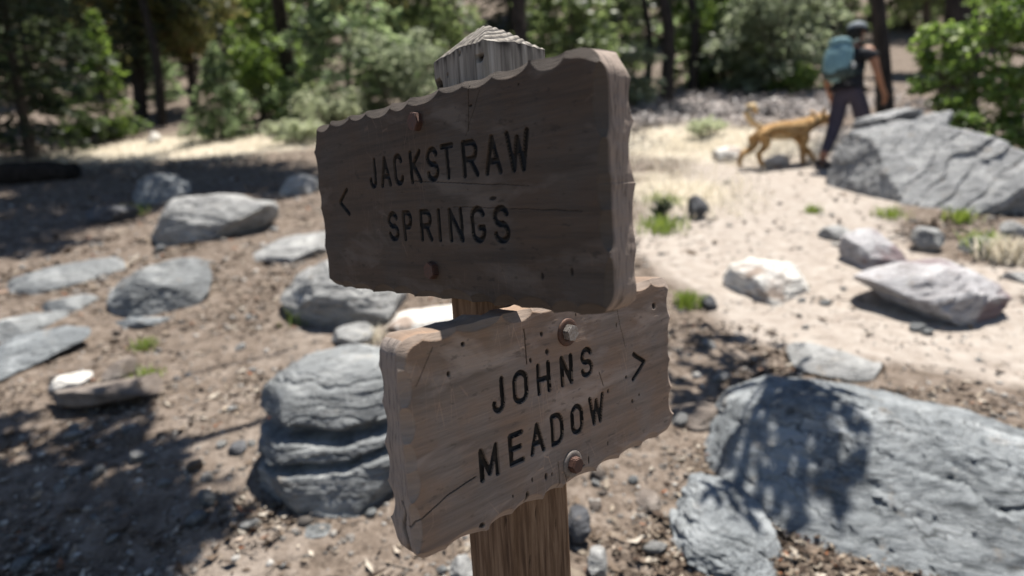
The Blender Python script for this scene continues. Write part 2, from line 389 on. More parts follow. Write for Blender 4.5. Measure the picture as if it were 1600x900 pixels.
def build_post():
    r0 = .007; hw = PA/2
    # perimeter of a rounded square, axes: a = -nL.. built in post-local (x along nR, y along -nL)
    per = []; ns = 46
    for q in range(4):
        for s in np.linspace(-1, 1, ns, endpoint=False):
            p = np.array([hw, s*hw]); per.append((q, p))
    P2 = []
    for q, p in per:
        a = q*PI/2; x, y = p
        qx, qy = max(abs(x)-(hw-r0), 0), max(abs(y)-(hw-r0), 0)
        L = math.hypot(qx, qy)
        if L > r0: x = math.copysign(hw-r0+qx*r0/L, x); y = math.copysign(hw-r0+qy*r0/L, y) if qy else y
        P2.append((x*math.cos(a)-y*math.sin(a), x*math.sin(a)+y*math.cos(a)))
    P2 = np.array(P2); n = len(P2)
    zc = CAM_Z; eave, apex = zc+.1365, zc+.186
    def ztop(P):
        x_, y_ = P[:, 0], P[:, 1]
        pl = np.maximum(np.stack([.73*x_, -.8*x_, -.78*y_-.08*x_, .73*y_], 1), 0)
        return apex+.004-np.sqrt((pl**2).sum(1)*.25+.75*pl.max(1)**2+5e-5)
    ze = ztop(P2); zl = post_z-.35
    rows = [np.c_[P2, zl+(ze-zl)*f] for f in np.concatenate([np.linspace(0, .85, 150, endpoint=False), np.linspace(.85, 1, 80)])]
    pith = np.array([-.040, -.032])
    for kk in np.linspace(.985, 0.01, 64):
        rows.append(np.c_[P2*kk, ztop(P2*kk)])
    V = np.concatenate(rows); m_ = len(rows)
    i, j = np.meshgrid(np.arange(m_-1), np.arange(n), indexing='ij')
    Fq = np.stack([i*n+j, i*n+(j+1) % n, (i+1)*n+(j+1) % n, (i+1)*n+j], -1).reshape(-1, 4)
    cap = len(V); V = np.vstack([V, [[0, 0, apex]]])
    kk = np.arange(n); Ft = np.stack([(m_-1)*n+kk, (m_-1)*n+(kk+1) % n, np.full(n, cap)], 1)
    # growth rings eroded into the top, fine vertical checks on the sides
    top = sstep(.90, .985, np.repeat(np.concatenate([np.zeros(150), np.linspace(0, 1, 80)**6, np.ones(64), ]), n)) if False else np.concatenate([np.repeat(np.concatenate([np.zeros(226), [.1, .3, .6, .9], np.ones(64)]), n), [1.]])
    d = np.hypot(V[:, 0]-pith[0]+.004*pn(V*30, 3), V[:, 1]-pith[1]+.004*pn(V*30, 4)); d = d+.0022*pn(np.c_[d*130, d*0, d*0+3], 8)
    ph = (d/.0068+.7*pn(np.c_[d*90, d*0+1, d*0], 18)) % 1.0
    groove = np.exp(-((ph-.5)/.27)**2)*(.85+.5*pn(V*80, 23))
    an = np.arctan2(V[:, 1]-pith[1], V[:, 0]-pith[0]); chk = np.exp(-(((an*17/(2*PI)+1.1*pn(V*25, 24)) % 1-.5)/.055)**2)*sstep(0, .2, pn(V*45, 25))
    nrm = np.c_[V[:, :2]/(np.linalg.norm(V[:, :2], axis=1)[:, None]+1e-6), np.zeros(len(V))]
    amp = top*.0 + (1-top)*.0004*sstep(zc-.15, zc+.1, V[:, 2])
    V2 = V.copy()
    V2[:, 2] -= top*(groove*(.0015+.0012*pn(V*70, 15))+.002*chk)
    V2[:, :2] -= nrm[:, :2]*((1-top)*groove*amp + (1-top)*.0008*(fbm(V*np.array([160, 160, 5]), 3, 8)+.4))[:, None]
    V2[:, 2] += top*(.0022*fbm(V*50, 2, 31)+.0006*fbm(V*260, 3, 32))
    V2[:, :2] += (1-top)[:, None]*nrm[:, :2]*(.0022*fbm(V*np.array([14, 14, 2.]), 2, 77))[:, None]
    # knot hole high on the left-hand face
    hole = None
    pit = np.zeros(len(V))
    for (hx, hy, hz, rx, rz, dep) in [(-.036, -hw, zc+.122, .0085, .0085, .012), (.036, -hw, zc+.139, .006, .004, .006), (.006, -hw, zc+.148, .0012, .0016, .004), (-.018, -hw, zc+.132, .0010, .0014, .004),
                                      (.030, -hw, zc-.36, .0016, .0055, .003), (hw, -.012, zc-.36, .0014, .006, .003), (hw, .02, zc-.38, .0014, .005, .003), (hw, -.025, zc-.41, .0016, .004, .003)]:
        if abs(hy) == hw: e = np.sqrt(((V[:, 0]-hx)/rx)**2+((V[:, 2]-hz)/rz)**2); on = V[:, 1] < -hw*.75
        else: e = np.sqrt(((V[:, 1]-hy)/rx)**2+((V[:, 2]-hz)/rz)**2); on = V[:, 0] > hw*.75
        f = (1-sstep(.5, 1.1, e))*on
        if abs(hy) == hw: V2[:, 1] += f*dep
        else: V2[:, 0] -= f*dep
        pit = np.maximum(pit, f)
    R = np.stack([nR, -nL, ZZ], 1)                       # local -> world: x along nR, y along -nL
    W = V2@R.T
    W[:, 2] -= post_z
    weather = sstep(zc+.0, zc+.115, V[:, 2])
    me = mesh_np('post', W, [Fq, Ft], M['post'], True, dict(weather=weather, ring=np.clip(groove*(1.5*top+.18*(1-top)*weather)+.9*chk*top, 0, 1), pit=pit))
    me.set_sharp_from_angle(angle=math.radians(35)); return link('post', me, sign)
build_post()

# letter strokes in a unit box (x 0..1, y 0..1)
def arc(cx, cy, rx, ry, a0, a1, n=14):
    return [(cx+rx*math.cos(math.radians(a)), cy+ry*math.sin(math.radians(a))) for a in np.linspace(a0, a1, n)]
GL = {
 'J': [[(1, 1), (1, .24)]+arc(.5, .24, .5, .24, 0, -180, 12)+[(0, .27)]],
 'A': [[(0, 0), (.5, 1), (1, 0)], [(.2, .32), (.8, .32)]],
 'C': [arc(.5, .74, .5, .26, 15, 180)+arc(.5, .26, .5, .26, 180, 345)],
 'K': [[(0, 0), (0, 1)], [(1, 1), (0, .42)], [(.3, .58), (1, 0)]],
 'S': [arc(.5, .75, .48, .25, 20, 180, 12)+arc(.5, .75, .5, .25, 180, 255, 6)+arc(.5, .26, .5, .26, 75, 0, 8)+arc(.5, .26, .5, .26, 0, -165, 14)],
 'T': [[(0, 1), (1, 1)], [(.5, 1), (.5, 0)]],
 'R': [[(0, 0), (0, 1), (.55, 1)]+arc(.6, .74, .4, .26, 90, -90, 10)+[(0, .48)], [(.5, .48), (1, 0)]],
 'W': [[(0, 1), (.25, 0), (.5, .85), (.75, 0), (1, 1)]],
 'P': [[(0, 0), (0, 1), (.55, 1)]+arc(.6, .73, .4, .27, 90, -90, 10)+[(0, .46)]],
 'I': [[(.5, 0), (.5, 1)]],
 'N': [[(0, 0), (0, 1), (1, 0), (1, 1)]],
 'G': [arc(.5, .74, .5, .26, 20, 180)+arc(.5, .26, .5, .26, 180, 360)+[(1, .40), (.62, .40)]],
 'O': [arc(.5, .70, .5, .30, 0, 180)+arc(.5, .30, .5, .30, 180, 360)+[(1, .7)]],
 'H': [[(0, 0), (0, 1)], [(1, 0), (1, 1)], [(0, .47), (1, .47)]],
 'M': [[(0, 0), (0, 1), (.5, .12), (1, 1), (1, 0)]],
 'E': [[(1, 1), (0, 1), (0, 0), (1, 0)], [(0, .52), (.82, .52)]],
 'D': [[(0, 0), (0, 1), (.4, 1)]+arc(.45, .66, .55, .34, 90, 0, 8)+arc(.45, .34, .55, .34, 0, -90, 8)+[(0, 0)]],
}
SW = .0029
def layout(rows):
    out = []
    for ch, u0, u1, v0, v1 in rows:
        u0 += SW; u1 -= SW; v0 += SW; v1 -= SW
        out.append((ch, [[(u0+(u1-u0)*x, v0+(v1-v0)*y) for x, y in s] for s in GL[ch]]))
    return out
UPPER = layout([('J', -.1066, -.0903, .0165, .0520), ('A', -.0826, -.0600, .0165, .0520), ('C', -.0534, -.0338, .0165, .0520), ('K', -.0208, .0014, .0165, .0522), ('S', .0100, .0316, .0165, .0522),
    ('T', .0352, .0578, .0168, .0528), ('R', .0698, .0946, .0163, .0525), ('A', .1030, .1272, .0163, .0530), ('W', .1331, .1643, .0163, .0535),
    ('S', -.0751, -.0526, -.0450, -.0106), ('P', -.0442, -.0252, -.0450, -.0106), ('R', -.0116, .0116, -.0453, -.0106), ('I', .0211, .0282, -.0458, -.0106), ('N', .0404, .0643, -.0461, -.0106),
    ('G', .0760, .0985, -.0465, -.0106), ('S', .1093, .1324, -.0469, -.0110)])
UPPER.append(('arrow', [[(-.1645, .0190), (-.1850, .0045), (-.1640, -.0105)]]))
LOWER = layout([('J', -.1067, -.0897, .0080, .0443), ('O', -.0791, -.0568, .0090, .0443), ('H', -.0450, -.0240, .0102, .0450), ('N', -.0093, .0108, .0102, .0448), ('S', .0236, .0450, .0110, .0460),
    ('M', -.1280, -.1026, -.0538, -.0190), ('E', -.0894, -.0680, -.0518, -.0168), ('A', -.0602, -.0374, -.0508, -.0162), ('D', -.0289, -.0084, -.0509, -.0145), ('O', .0032, .0245, -.0492, -.0142), ('W', .0340, .0622, -.0480, -.0125)])
LOWER.append(('arrow', [[(.1210, .0180), (.1425, .0040), (.1185, -.0125)]]))

def build_board(name, mat, W, H, T, R, seed, glyphs, pits, cracks, Mw, step=.00062, split_end=None):
    rng = np.random.default_rng(seed)
    nx, ny = int(W/step), int(H/step)
    s, t = np.linspace(-1, 1, nx), np.linspace(-1, 1, ny)
    S, Tt = np.meshgrid(s, t); x, y = S*W/2, Tt*H/2
    p = np.clip((np.abs(x)-(W/2-R))/R, 0, 1); q = np.clip((np.abs(y)-(H/2-R))/R, 0, 1)
    p2, q2 = p*np.sqrt(1-q*q/2), q*np.sqrt(1-p*p/2)
    x = np.where(p > 0, np.sign(x)*(W/2-R+p2*R), x); y = np.where(q > 0, np.sign(y)*(H/2-R+q2*R), y)
    Lq = (H/2-R)+PI*R/2+(W/2-R)
    def perim(x, y):
        ax, ay = np.abs(x), np.abs(y); qx, qy = ax-(W/2-R), ay-(H/2-R)
        d = R-(np.hypot(np.maximum(qx, 0), np.maximum(qy, 0))+np.minimum(np.maximum(qx, qy), 0))
        ang = np.arctan2(np.maximum(qy, 0), np.maximum(qx, 0)+1e-12)
        corner = (qx > 0) & (qy > 0)
        side = qx > qy
        l = np.where(corner, H/2-R+ang*R, np.where(side, np.minimum(ay, H/2-R), H/2-R+PI*R/2+np.maximum(W/2-R-ax, 0)))
        sp = np.where(x >= 0, np.where(y >= 0, l, 4*Lq-l), np.where(y >= 0, 2*Lq-l, 2*Lq+l))
        gx = np.where(corner, np.cos(ang), np.where(side, 1., 0.))*np.sign(x); gy = np.where(corner, np.sin(ang), np.where(side, 0., 1.))*np.sign(y)
        return d, sp, gx, gy
    d, sp, gx, gy = perim(x, y)
    def gouges(sd):
        r_ = np.random.default_rng(sd); g = []; a = 0
        while a < 4*Lq:
            L = r_.uniform(.028, .056); wd_ = r_.uniform(.0070, .0125); g.append((a+L/2+r_.normal(0, .003), L*r_.uniform(.50, .60), wd_, wd_*r_.uniform(.55, .80), r_.uniform(.35, 1))); a += L
        return g
    def cut(sp, d, gs, want_mask=False):
        z = np.zeros_like(sp); ins = np.zeros_like(sp)
        for c0, hl, wd, dz, k in gs:
            for o in (-4*Lq, 0, 4*Lq):
                e = (sp-c0+o)/hl; ok = np.abs(e) < 1
                if not ok.any(): continue
                pr = np.sqrt(np.clip(1-e*e, 0, 1)); v = np.where(ok, dz*np.clip(pr-d/wd, 0, None), 0)
                z = np.maximum(z, v); ins = np.maximum(ins, np.where(ok, .0021*k*(.5+.5*np.cos(PI*np.clip(e, -1, 1))), 0))
        return z, ins
    gs = gouges(seed*7+1); gb_ = gouges(seed*7+2)
    cz, ins = cut(sp, d, gs)
    P3 = np.stack([x.ravel(), y.ravel(), np.zeros(x.size)], 1)
    low = fbm(P3*22, 3, seed).reshape(x.shape)*.0009 + fbm(P3*np.array([12, 160, 1]), 3, seed+3).reshape(x.shape)*.00022
    z = T/2-cz+low*np.minimum(1, d/.004)
    fall = np.clip(1-d/.014, 0, 1)
    wob = (.0016*fbm(np.stack([sp.ravel()*28, np.zeros(sp.size)+seed, np.zeros(sp.size)], 1), 3, seed+5).reshape(x.shape))
    x = x-gx*(ins+wob)*fall; y = y-gy*(ins+wob)*fall
    pit = np.zeros_like(x)
    for (u, v_, ru, rv, dep) in pits:
        e = np.hypot((x-u)/ru, (y-v_)/rv); f = 1-sstep(.55, 1.15, e+.25*pn(P3*400, 5).reshape(x.shape)); z -= f*dep; pit = np.maximum(pit, f)
    for pl, hw_, dep in cracks:
        dd = seg_dist(x+.0012*pn(P3*60, 2).reshape(x.shape), y+.0012*pn(P3*60, 6).reshape(x.shape), pl); f = 1-sstep(hw_*.4, hw_, dd); z -= f*dep; pit = np.maximum(pit, f*.9)
    gid = np.full(x.shape, -1); best = np.full(x.shape, 1e9)
    jx = x+.0003*fbm(P3*120, 2, 91).reshape(x.shape); jy = y+.0003*fbm(P3*120, 2, 92).reshape(x.shape)
    for gi, (ch, strokes) in enumerate(glyphs):
        allp = np.array([pt for st in strokes for pt in st]); mn, mx = allp.min(0)-.006, allp.max(0)+.006
        ok = (x > mn[0]) & (x < mx[0]) & (y > mn[1]) & (y < mx[1])
        dd = np.full(x.shape, 1e9)
        for st in strokes: dd[ok] = np.minimum(dd[ok], seg_dist(jx[ok], jy[ok], st))
        b = dd < best; best = np.where(b, dd, best); gid = np.where(b & (dd < SW*1.3), gi, gid)
    prof = np.clip(1-(best/SW)**2, 0, 1)
    z = z-.0042*np.sqrt(prof)*(best < SW)
    front = np.stack([x, z, y], -1).reshape(-1, 3)                       # local: x right, -y outward, z up
    front[:, 1] *= -1
    idx = np.arange(nx*ny).reshape(ny, nx)
    Fq = np.stack([idx[:-1, :-1], idx[:-1, 1:], idx[1:, 1:], idx[1:, :-1]], -1).reshape(-1, 4)
    fb = best.ravel()[Fq].mean(1); fg = gid.ravel()[Fq].max(1)
    isl = (fb < SW*.92) & (fg >= 0)
    # rim -> side wall -> back
    rim = np.concatenate([idx[0, :-1], idx[:-1, -1], idx[-1, :0:-1], idx[:0:-1, 0]])
    nr = len(rim); K = 22
    rx, ry, rz = x.ravel()[rim], y.ravel()[rim], z.ravel()[rim]
    S0, T0 = np.meshgrid(s, t); x0 = (S0*W/2); y0 = (Tt*H/2)
    xx = np.where(p > 0, np.sign(x0)*(W/2-R+p2*R), x0).ravel()[rim]; yy = np.where(q > 0, np.sign(y0)*(H/2-R+q2*R), y0).ravel()[rim]
    _, rsp, rgx, rgy = perim(xx, yy)
    cb, insb = cut(rsp, np.zeros(nr), gb_)
    insf = ins.ravel()[rim]; wb = wob.ravel()[rim]
    rows = []
    zb = -T/2+cb
    for k in range(1, K+1):
        f = k/K; zk = rz+(zb-rz)*f
        i_ = insf*(1-f)**2+insb*f**2*1.0+wb
        Pk = np.stack([xx*60, yy*60, zk*60], 1); rough = .0009*fbm(Pk, 3, seed+40)
        pt = np.zeros(nr)
        i_ = i_+rough*np.sin(PI*f)**.5*1.0
        if split_end is not None:
            lx, zc0, ya, yb = split_end
            m_ = (np.sign(xx) == lx) & (yy > ya) & (yy < yb); wdt = .0005+.0022*np.clip((yb-yy)/(yb-ya), 0, 1)
            g_ = np.where(m_, np.exp(-((zk-zc0-.002*np.sin(yy*200))/wdt)**2), 0); i_ = i_+.006*g_; pt = g_
        rows.append(np.stack([xx-rgx*i_, -zk, yy-rgy*i_], 1)); rows[-1] = (rows[-1], pt)
    base = nx*ny
    side = np.concatenate([r_[0] for r_ in rows]); spit = np.concatenate([r_[1] for r_ in rows])
    ring = [rim]+[base+k*nr+np.arange(nr) for k in range(K)]
    SF = np.concatenate([np.stack([ring[k], ring[k+1], np.roll(ring[k+1], -1), np.roll(ring[k], -1)], 1) for k in range(K)])[:, ::1]
    V = np.concatenate([front, side, [[0, T/2, 0]]]); ce = len(V)-1
    BT = np.stack([ring[-1], np.full(nr, ce), np.roll(ring[-1], -1)], 1)
    gouge = np.concatenate([np.clip(cz.ravel()/.0012, 0, 1), np.zeros(len(side)+1)])
    eg = (np.abs(rgx) > .5).astype(float)
    endg = np.concatenate([np.zeros(nx*ny), np.tile(eg, K)*np.repeat(np.clip(np.arange(1, K+1)/2, 0, 1), nr), [0]])
    endg[rim] = eg*.5
    pitv = np.concatenate([pit.ravel(), spit, [0]])
    bme = mesh_np(name, V, [Fq[~isl], SF, BT], mat, True, dict(gouge=gouge, endgrain=endg, pit=pitv)); bme.set_sharp_from_angle(angle=math.radians(24))
    bd = link(name, bme, sign)
    bd.matrix_basis = to_local(Mw)
    for gi, (ch, _) in enumerate(glyphs):
        f = Fq[isl & (fg == gi)]
        if not len(f): continue
        u, inv = np.unique(f, return_inverse=True)
        lo = link('carved_arrow' if ch == 'arrow' else 'carved_letter', mesh_np('carved_letter', V[u], inv.reshape(-1, 4), M['paint'], True), bd)
    return bd
def frame(o, rx, up, n):
    m_ = Matrix.Identity(4)
    for i in range(3): m_[i][0], m_[i][1], m_[i][2], m_[i][3] = rx[i], -n[i], up[i], o[i]
    return m_
def nz(v): v = np.array(v, float); return v/np.linalg.norm(v)
TB = .0385
uo = np.array([-.0592, .6929, .0029+CAM_Z]); un = nz([-.7406, -.672, 0]); uu = nz([-.0068, .0075, .9999]); ur = np.cross(uu, un)
lo_ = np.array([.0267, .6777, -.2154+CAM_Z]); ln = nz([.6777, -.7353, 0]); lu = nz([-.0032, -.0029, 1]); lr = np.cross(lu, ln)
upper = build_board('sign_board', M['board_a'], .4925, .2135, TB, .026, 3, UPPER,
    [(.1111, -.0047, .006, .0022, .0006), (.0885, .0825, .003, .0012, .0012), (.17, -.075, .002, .0035, .0008), (.205, -.07, .002, .004, .0008), (.155, .09, .0012, .0012, .001)],
    [([(.104, .094), (.078, .056)], .0004, .0005), ([(.088, .10), (.083, .060)], .0005, .0008), ([(-.02, .02), (.16, .004)], .0004, .0006), ([(.05, -.01), (.22, -.02)], .0004, .0005)],
    frame(uo+un*TB/2, ur, uu, un))
upper['label'] = 'dark upper board carved JACKSTRAW SPRINGS with a left arrow'
H_ = [(-.1549, .0615, .0022, .0026, .003), (-.1364, .0853, .0024, .0024, .002), (.1659, .0699, .0040, .0042, .0018), (.0700, -.0144, .0018, .0026, .003), (.1292, -.0349, .0013, .0016, .003), (.1158, -.0394, .0016, .0024, .003),
      (-.0393, -.0791, .0024, .0040, .002), (-.0300, -.0800, .0012, .0024, .002), (-.0679, -.0915, .0026, .0072, .003), (-.1299, -.0958, .0036, .0032, .002), (-.0339, .0742, .0022, .0026, .002), (-.0269, .0538, .0032, .0036, .0014), (-.052, .0505, .002, .003, .0012),
      (-.06, -.075, .0012, .003, .001), (-.088, -.082, .001, .002, .001), (.02, .085, .001, .002, .001), (.09, .06, .001, .003, .0008), (.105, -.0065, .002, .002, .002), (.12, .085, .0012, .002, .001), (.03, -.085, .0012, .005, .001), (.065, -.0765, .001, .003, .001)]
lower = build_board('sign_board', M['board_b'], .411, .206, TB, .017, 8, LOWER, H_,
    [([(-.209, -.0754), (-.2009, -.0627), (-.1679, -.0499), (-.1331, -.0442)], .0007, .003), ([(-.0584, .084), (-.0576, .048)], .0008, .0018), ([(.055, .012), (.062, -.006)], .0007, .0012), ([(-.01, -.075), (-.008, -.1)], .0005, .001), ([(-.02, -.07), (-.019, -.1)], .0005, .001),
     ([(.09, .085), (.105, .03)], .0004, .0005), ([(-.19, .06), (-.17, .09)], .0004, .0006), ([(-.0015, -.093), (.022, -.088)], .0009, .002)],
    frame(lo_+ln*TB/2, lr, lu, ln), split_end=(-1, .004, -.1, -.045))
lower['label'] = 'paler lower board carved JOHNS MEADOW with a right arrow'

def bolt(parent, u, v, head, hmat, washer=None, wmat=None, turn=0.):
    bm = bmesh.new()
    bmesh.ops.create_cone(bm, cap_ends=True, segments=6, radius1=head, radius2=head*.97, depth=.0085)
    bmesh.ops.bevel(bm, geom=[e for e in bm.edges], offset=.0009, segments=2, affect='EDGES')
    b = bm_obj('bolt_head', bm, hmat, parent, False)
    b.matrix_basis = Matrix.Translation((u, -TB/2-(.0052 if washer else .0030), v)) @ Matrix.Rotation(PI/2, 4, 'X') @ Matrix.Rotation(turn, 4, 'Z')
    if washer:
        V = []; n = 48
        for r_, z in ((head*.6, 0), (head*.6, .0016), (washer*.93, .0018), (washer, .0009), (washer, -.0006)):
            a = np.linspace(0, 2*PI, n, endpoint=False); V.append(np.stack([r_*np.cos(a), -z*np.ones(n), r_*np.sin(a)], 1))
        i, j = np.meshgrid(np.arange(4), np.arange(n), indexing='ij')
        Fq = np.stack([i*n+j, i*n+(j+1) % n, (i+1)*n+(j+1) % n, (i+1)*n+j], -1).reshape(-1, 4)
        wo_ = link('washer', mesh_np('washer', np.concatenate(V), Fq, wmat), parent); wo_.location = (u, -TB/2-.0004, v)
bolt(upper, .0012, .0798, .0105, M['rust'], None, None, .3); bolt(upper, .0075, -.0755, .0100, M['rust'], None, None, .1)
bolt(lower, .0045, .0686, .0096, M['bolt_zinc'], .0150, M['rust_b'], .25); bolt(lower, .0020, -.0793, .0096, M['rust'], .0150, M['zinc'], .5)

# ------------------------------------------------------------------ rocks
_ico = {}
def ico(sub):
    if sub not in _ico:
        bm = bmesh.new(); bmesh.ops.create_icosphere(bm, subdivisions=sub, radius=1); bm.verts.ensure_lookup_table()
        V = np.array([v.co[:] for v in bm.verts]); V /= np.linalg.norm(V, axis=1)[:, None]; F = np.array([[v.index for v in f.verts] for f in bm.faces]); bm.free(); _ico[sub] = (V, F)
    return _ico[sub]
def rock_shape(angs, rads, D, sub, seed, strata=(0, .1, 1), amp=.03, n_str=9, cuts=7, rough=.05, pw=2.6, lean=.45):
    rng = np.random.default_rng(seed); Vd, F = ico(sub)
    if sub < 7: amp, rough, cuts = amp*1.5, rough*1.7, cuts+2
    phi = np.arctan2(Vd[:, 2], Vd[:, 0]); R = np.interp(phi, angs, rads, period=2*PI)
    rxz = np.hypot(Vd[:, 0], Vd[:, 2]); size = rads.mean()
    r = 1/((rxz/R)**pw+(np.abs(Vd[:, 1])/D)**pw)**(1/pw)
    P = Vd*r[:, None]
    for _ in range(cuts*2):                                         # flat broken faces
        n = rng.normal(size=3)*np.array([.9, 1.0, .9]); n /= np.linalg.norm(n)
        if n[1] > 0: n[1] *= -1
        sup = (P@n); o = np.quantile(sup, rng.uniform(.86, .975)); ov = np.clip(sup-o, 0, None)
        P = P-(ov*.92)[:, None]*n
    P = P*1.08
    sd = np.array(strata, float); sd /= np.linalg.norm(sd)
    wv = fbm(P/size*1.1+seed, 3, seed)*.30*size
    c = (P@sd+wv)/size*n_str/2; fl = np.floor(c); saw = c-fl                    # beds of the rock: each stands proud or back, with a joint between
    lat = P/size*np.array([1.1, 1.1, 1.1])
    def bed(k): return pn(np.c_[k*7.31, lat[:, 0]*1.3+k*3.7, lat[:, 1]*1.3], seed+4)
    h = bed(fl)+(bed(fl+1)-bed(fl))*sstep(.88, 1., saw)
    joint = np.exp(-(np.minimum(saw, 1-saw)/.07)**2)*sstep(-.1, .25, pn(np.c_[fl*5.1, lat[:, 0]*2, lat[:, 1]*2], seed+6)+.15)
    N = P/np.linalg.norm(P, axis=1)[:, None]
    side = np.sqrt(np.clip(1-(N@sd)**2, 0, 1))
    f9 = fbm(P/size*6, 4, seed+19, .6)
    disp = amp*size*(2.2*h-.9*joint)*side + rough*.55*size*fbm(P/size*2.2+seed*3, 4, seed+9, .55) + rough*.5*size*(.5-np.abs(f9)*2)*.5
    P = P+N*disp[:, None]; P[:, 1] += lean*P[:, 2]
    return P, F
def rock_px(name, label, outline, base, mat, depth=.8, sub=6, seed=1, strata=(0, .1, 1), amp=.03, n_str=9, cuts=7, rough=.05, bury=.18, group=None, y=None, cat='rock', pw=2.3, lean=.45, slots=(), fit=3):
    """A rock standing on the ground under photo point base; its outline is taken at that distance."""
    g = ground_at(*base)
    o = np.array(outline, float)
    yy = g[1] if y is None else y
    pts = np.array([at(a, b, yy) for a, b in o]); w_ = np.ptp(pts[:, 0])
    yc = yy+.25*depth*w_/2
    pts = np.array([at(a, b, yc) for a, b in o]); x, z = pts[:, 0], pts[:, 2]
    cx, cz = (x.min()+x.max())/2, (z.min()+z.max())/2; h = np.ptp(z); w_ = np.ptp(x)
    zl = z-cz; zl = np.where(zl < -.15*h, zl-bury*h, zl)
    xs, zs = x-cx, zl
    m_ = 24; xx = np.concatenate([np.linspace(xs[k], xs[(k+1) % len(xs)], m_, endpoint=False) for k in range(len(xs))])
    zz = np.concatenate([np.linspace(zs[k], zs[(k+1) % len(xs)], m_, endpoint=False) for k in range(len(xs))])
    a = np.arctan2(zz, xx); r = np.hypot(xx, zz); k = np.argsort(a)
    ag = np.linspace(-PI, PI, 181)[:-1]; rg = np.interp(ag, a[k], r[k], period=2*PI)
    rg = (np.roll(rg, 1)+2*rg+np.roll(rg, -1))/4
    V, F = rock_shape(ag, rg, depth*w_/2, sub, seed, strata, amp, n_str, cuts, rough, pw, lean)
    V = V+np.array([cx, yc, cz]); ox0, ox1, oy0, oy1 = o[:, 0].min(), o[:, 0].max(), o[:, 1].min(), o[:, 1].max()
    def project(V):
        q = V-np.array([0, 0, CAM_Z]); d = q@FWD; return 800+F_PX*(q@RT)/d, 450-F_PX*(q@UP)/d
    for _ in range(fit):                                # settle the rock: foot, sides and top where the outline has them
        px, py = project(V); vis = V[:, 2] > height(V[:, 0], V[:, 1])
        if not vis.any() or y is not None: vis = np.ones(len(V), bool)
        k = np.argmax(np.where(vis, py, -1e9)); kx = (ox1-ox0)/(np.ptp(px[vis])+1e-6); c0 = V[:, 0].mean()
        if y is None and oy1 < 880:
            V[:, 1] += np.clip(ground_at(min(max(px[k], 0), 1600), oy1)[1]-V[k, 1], -.4, .6)*.8
            px, py = project(V)
        V[:, 0] = c0+(V[:, 0]-c0)*np.clip(kx, .6, 1.5); px, py = project(V); vis &= True
        V[:, 0] += ((ox0+ox1)/2-(px[vis].min()+px[vis].max())/2)/F_PX*V[:, 1].mean()
        px, py = project(V); zb = height(np.array([V[:, 0].mean()]), np.array([V[:, 1].mean()]))[0] if y is None else V[np.argmax(py), 2]
        yb = oy1 if y is None else py.max(); kz = (yb-oy0)/(yb-py[vis].min()+1e-6); V[:, 2] = zb+(V[:, 2]-zb)*np.clip(kz, .6, 1.5)
    for py_, th_, dp in slots:                          # open bedding cracks
        zs_ = at(np.mean(o[:, 0]), py_, V[:, 1].mean()-.6*depth*w_/2)[2]; q = V-V.mean(0)
        zz_ = zs_+.022*fbm(V*np.array([7, 7, 1]), 3, seed+60)+.10*(V[:, 0]-V[:, 0].mean())*((py_ % 2)-.5)
        f = np.exp(-(np.abs(V[:, 2]-zz_)/th_)**3)*(1+.5*pn(V*9, seed+61)); V[:, 0] -= q[:, 0]*dp*f*.6; V[:, 1] -= q[:, 1]*dp*f*1.4
    c_ = np.array([V[:, 0].mean(), V[:, 1].mean(), V[:, 2].mean()])
    me = mesh_np(name, V-c_, F, M[mat]); me.set_sharp_from_angle(angle=math.radians(38))
    ob = link(name, me, None, c_)
    tag(ob, label, cat, group); return ob

def ell(x0, y0, x1, y1, n=14, tilt=0, jit=.08, seed=0):
    r_ = np.random.default_rng(seed); cx, cy, rx, ry = (x0+x1)/2, (y0+y1)/2, (x1-x0)/2, (y1-y0)/2; o = []
    for a in np.linspace(0, 2*PI, n, endpoint=False):
        k = 1+r_.uniform(-jit, jit); u, v = rx*k*math.cos(a), ry*k*math.sin(a)
        o.append((cx+u+tilt*v*0, cy+v+tilt*u))
    return o
# big foreground boulder, bottom right
rock_px('boulder', 'large blue-grey boulder in the bottom right corner, its top dappled with leaf shade',
    [(1128, 830), (1138, 795), (1176, 742), (1235, 690), (1310, 660), (1385, 664), (1460, 678), (1530, 690), (1610, 702), (1710, 725), (1830, 775), (1860, 815), (1830, 880), (1480, 910), (1130, 880)], (1400, 1010), 'boulder', .82, 7, 11, (.5, .2, .8), .035, 7, 1, .13, .1, y=1.58, pw=3.2, lean=.38, fit=0)
rock_px('rock', 'small pale blue rock pressed against the left foot of the large boulder', [(1045, 862), (1054, 815), (1085, 780), (1120, 752), (1165, 748), (1205, 790), (1222, 880), (1180, 900), (1110, 890), (1062, 884)], (1105, 868), 'boulder', .9, 6, 12, (.4, .2, .8), .05, 5, 6, .12, lean=.9)
rock_px('rock', 'flat pale slab sunk in the trail behind the large boulder', [(1228, 552), (1255, 538), (1290, 540), (1335, 560), (1380, 590), (1370, 600), (1300, 600), (1245, 585)], (1310, 604), 'pale_rock', .6, 6, 13, (.2, .2, 1), .02, 6, 3, .04, .0, lean=1.2, pw=2.0)
rock_px('rock', 'long pale grey rock with maroon broken end beside the trail on the right', [(1332, 440), (1370, 425), (1440, 410), (1510, 404), (1552, 410), (1578, 440), (1582, 470), (1560, 500), (1530, 500), (1500, 508), (1450, 512), (1420, 490), (1370, 462)], (1470, 510), 'maroon_rock', .7, 6, 14, (-.35, .2, 1), .035, 9, 7, .04)
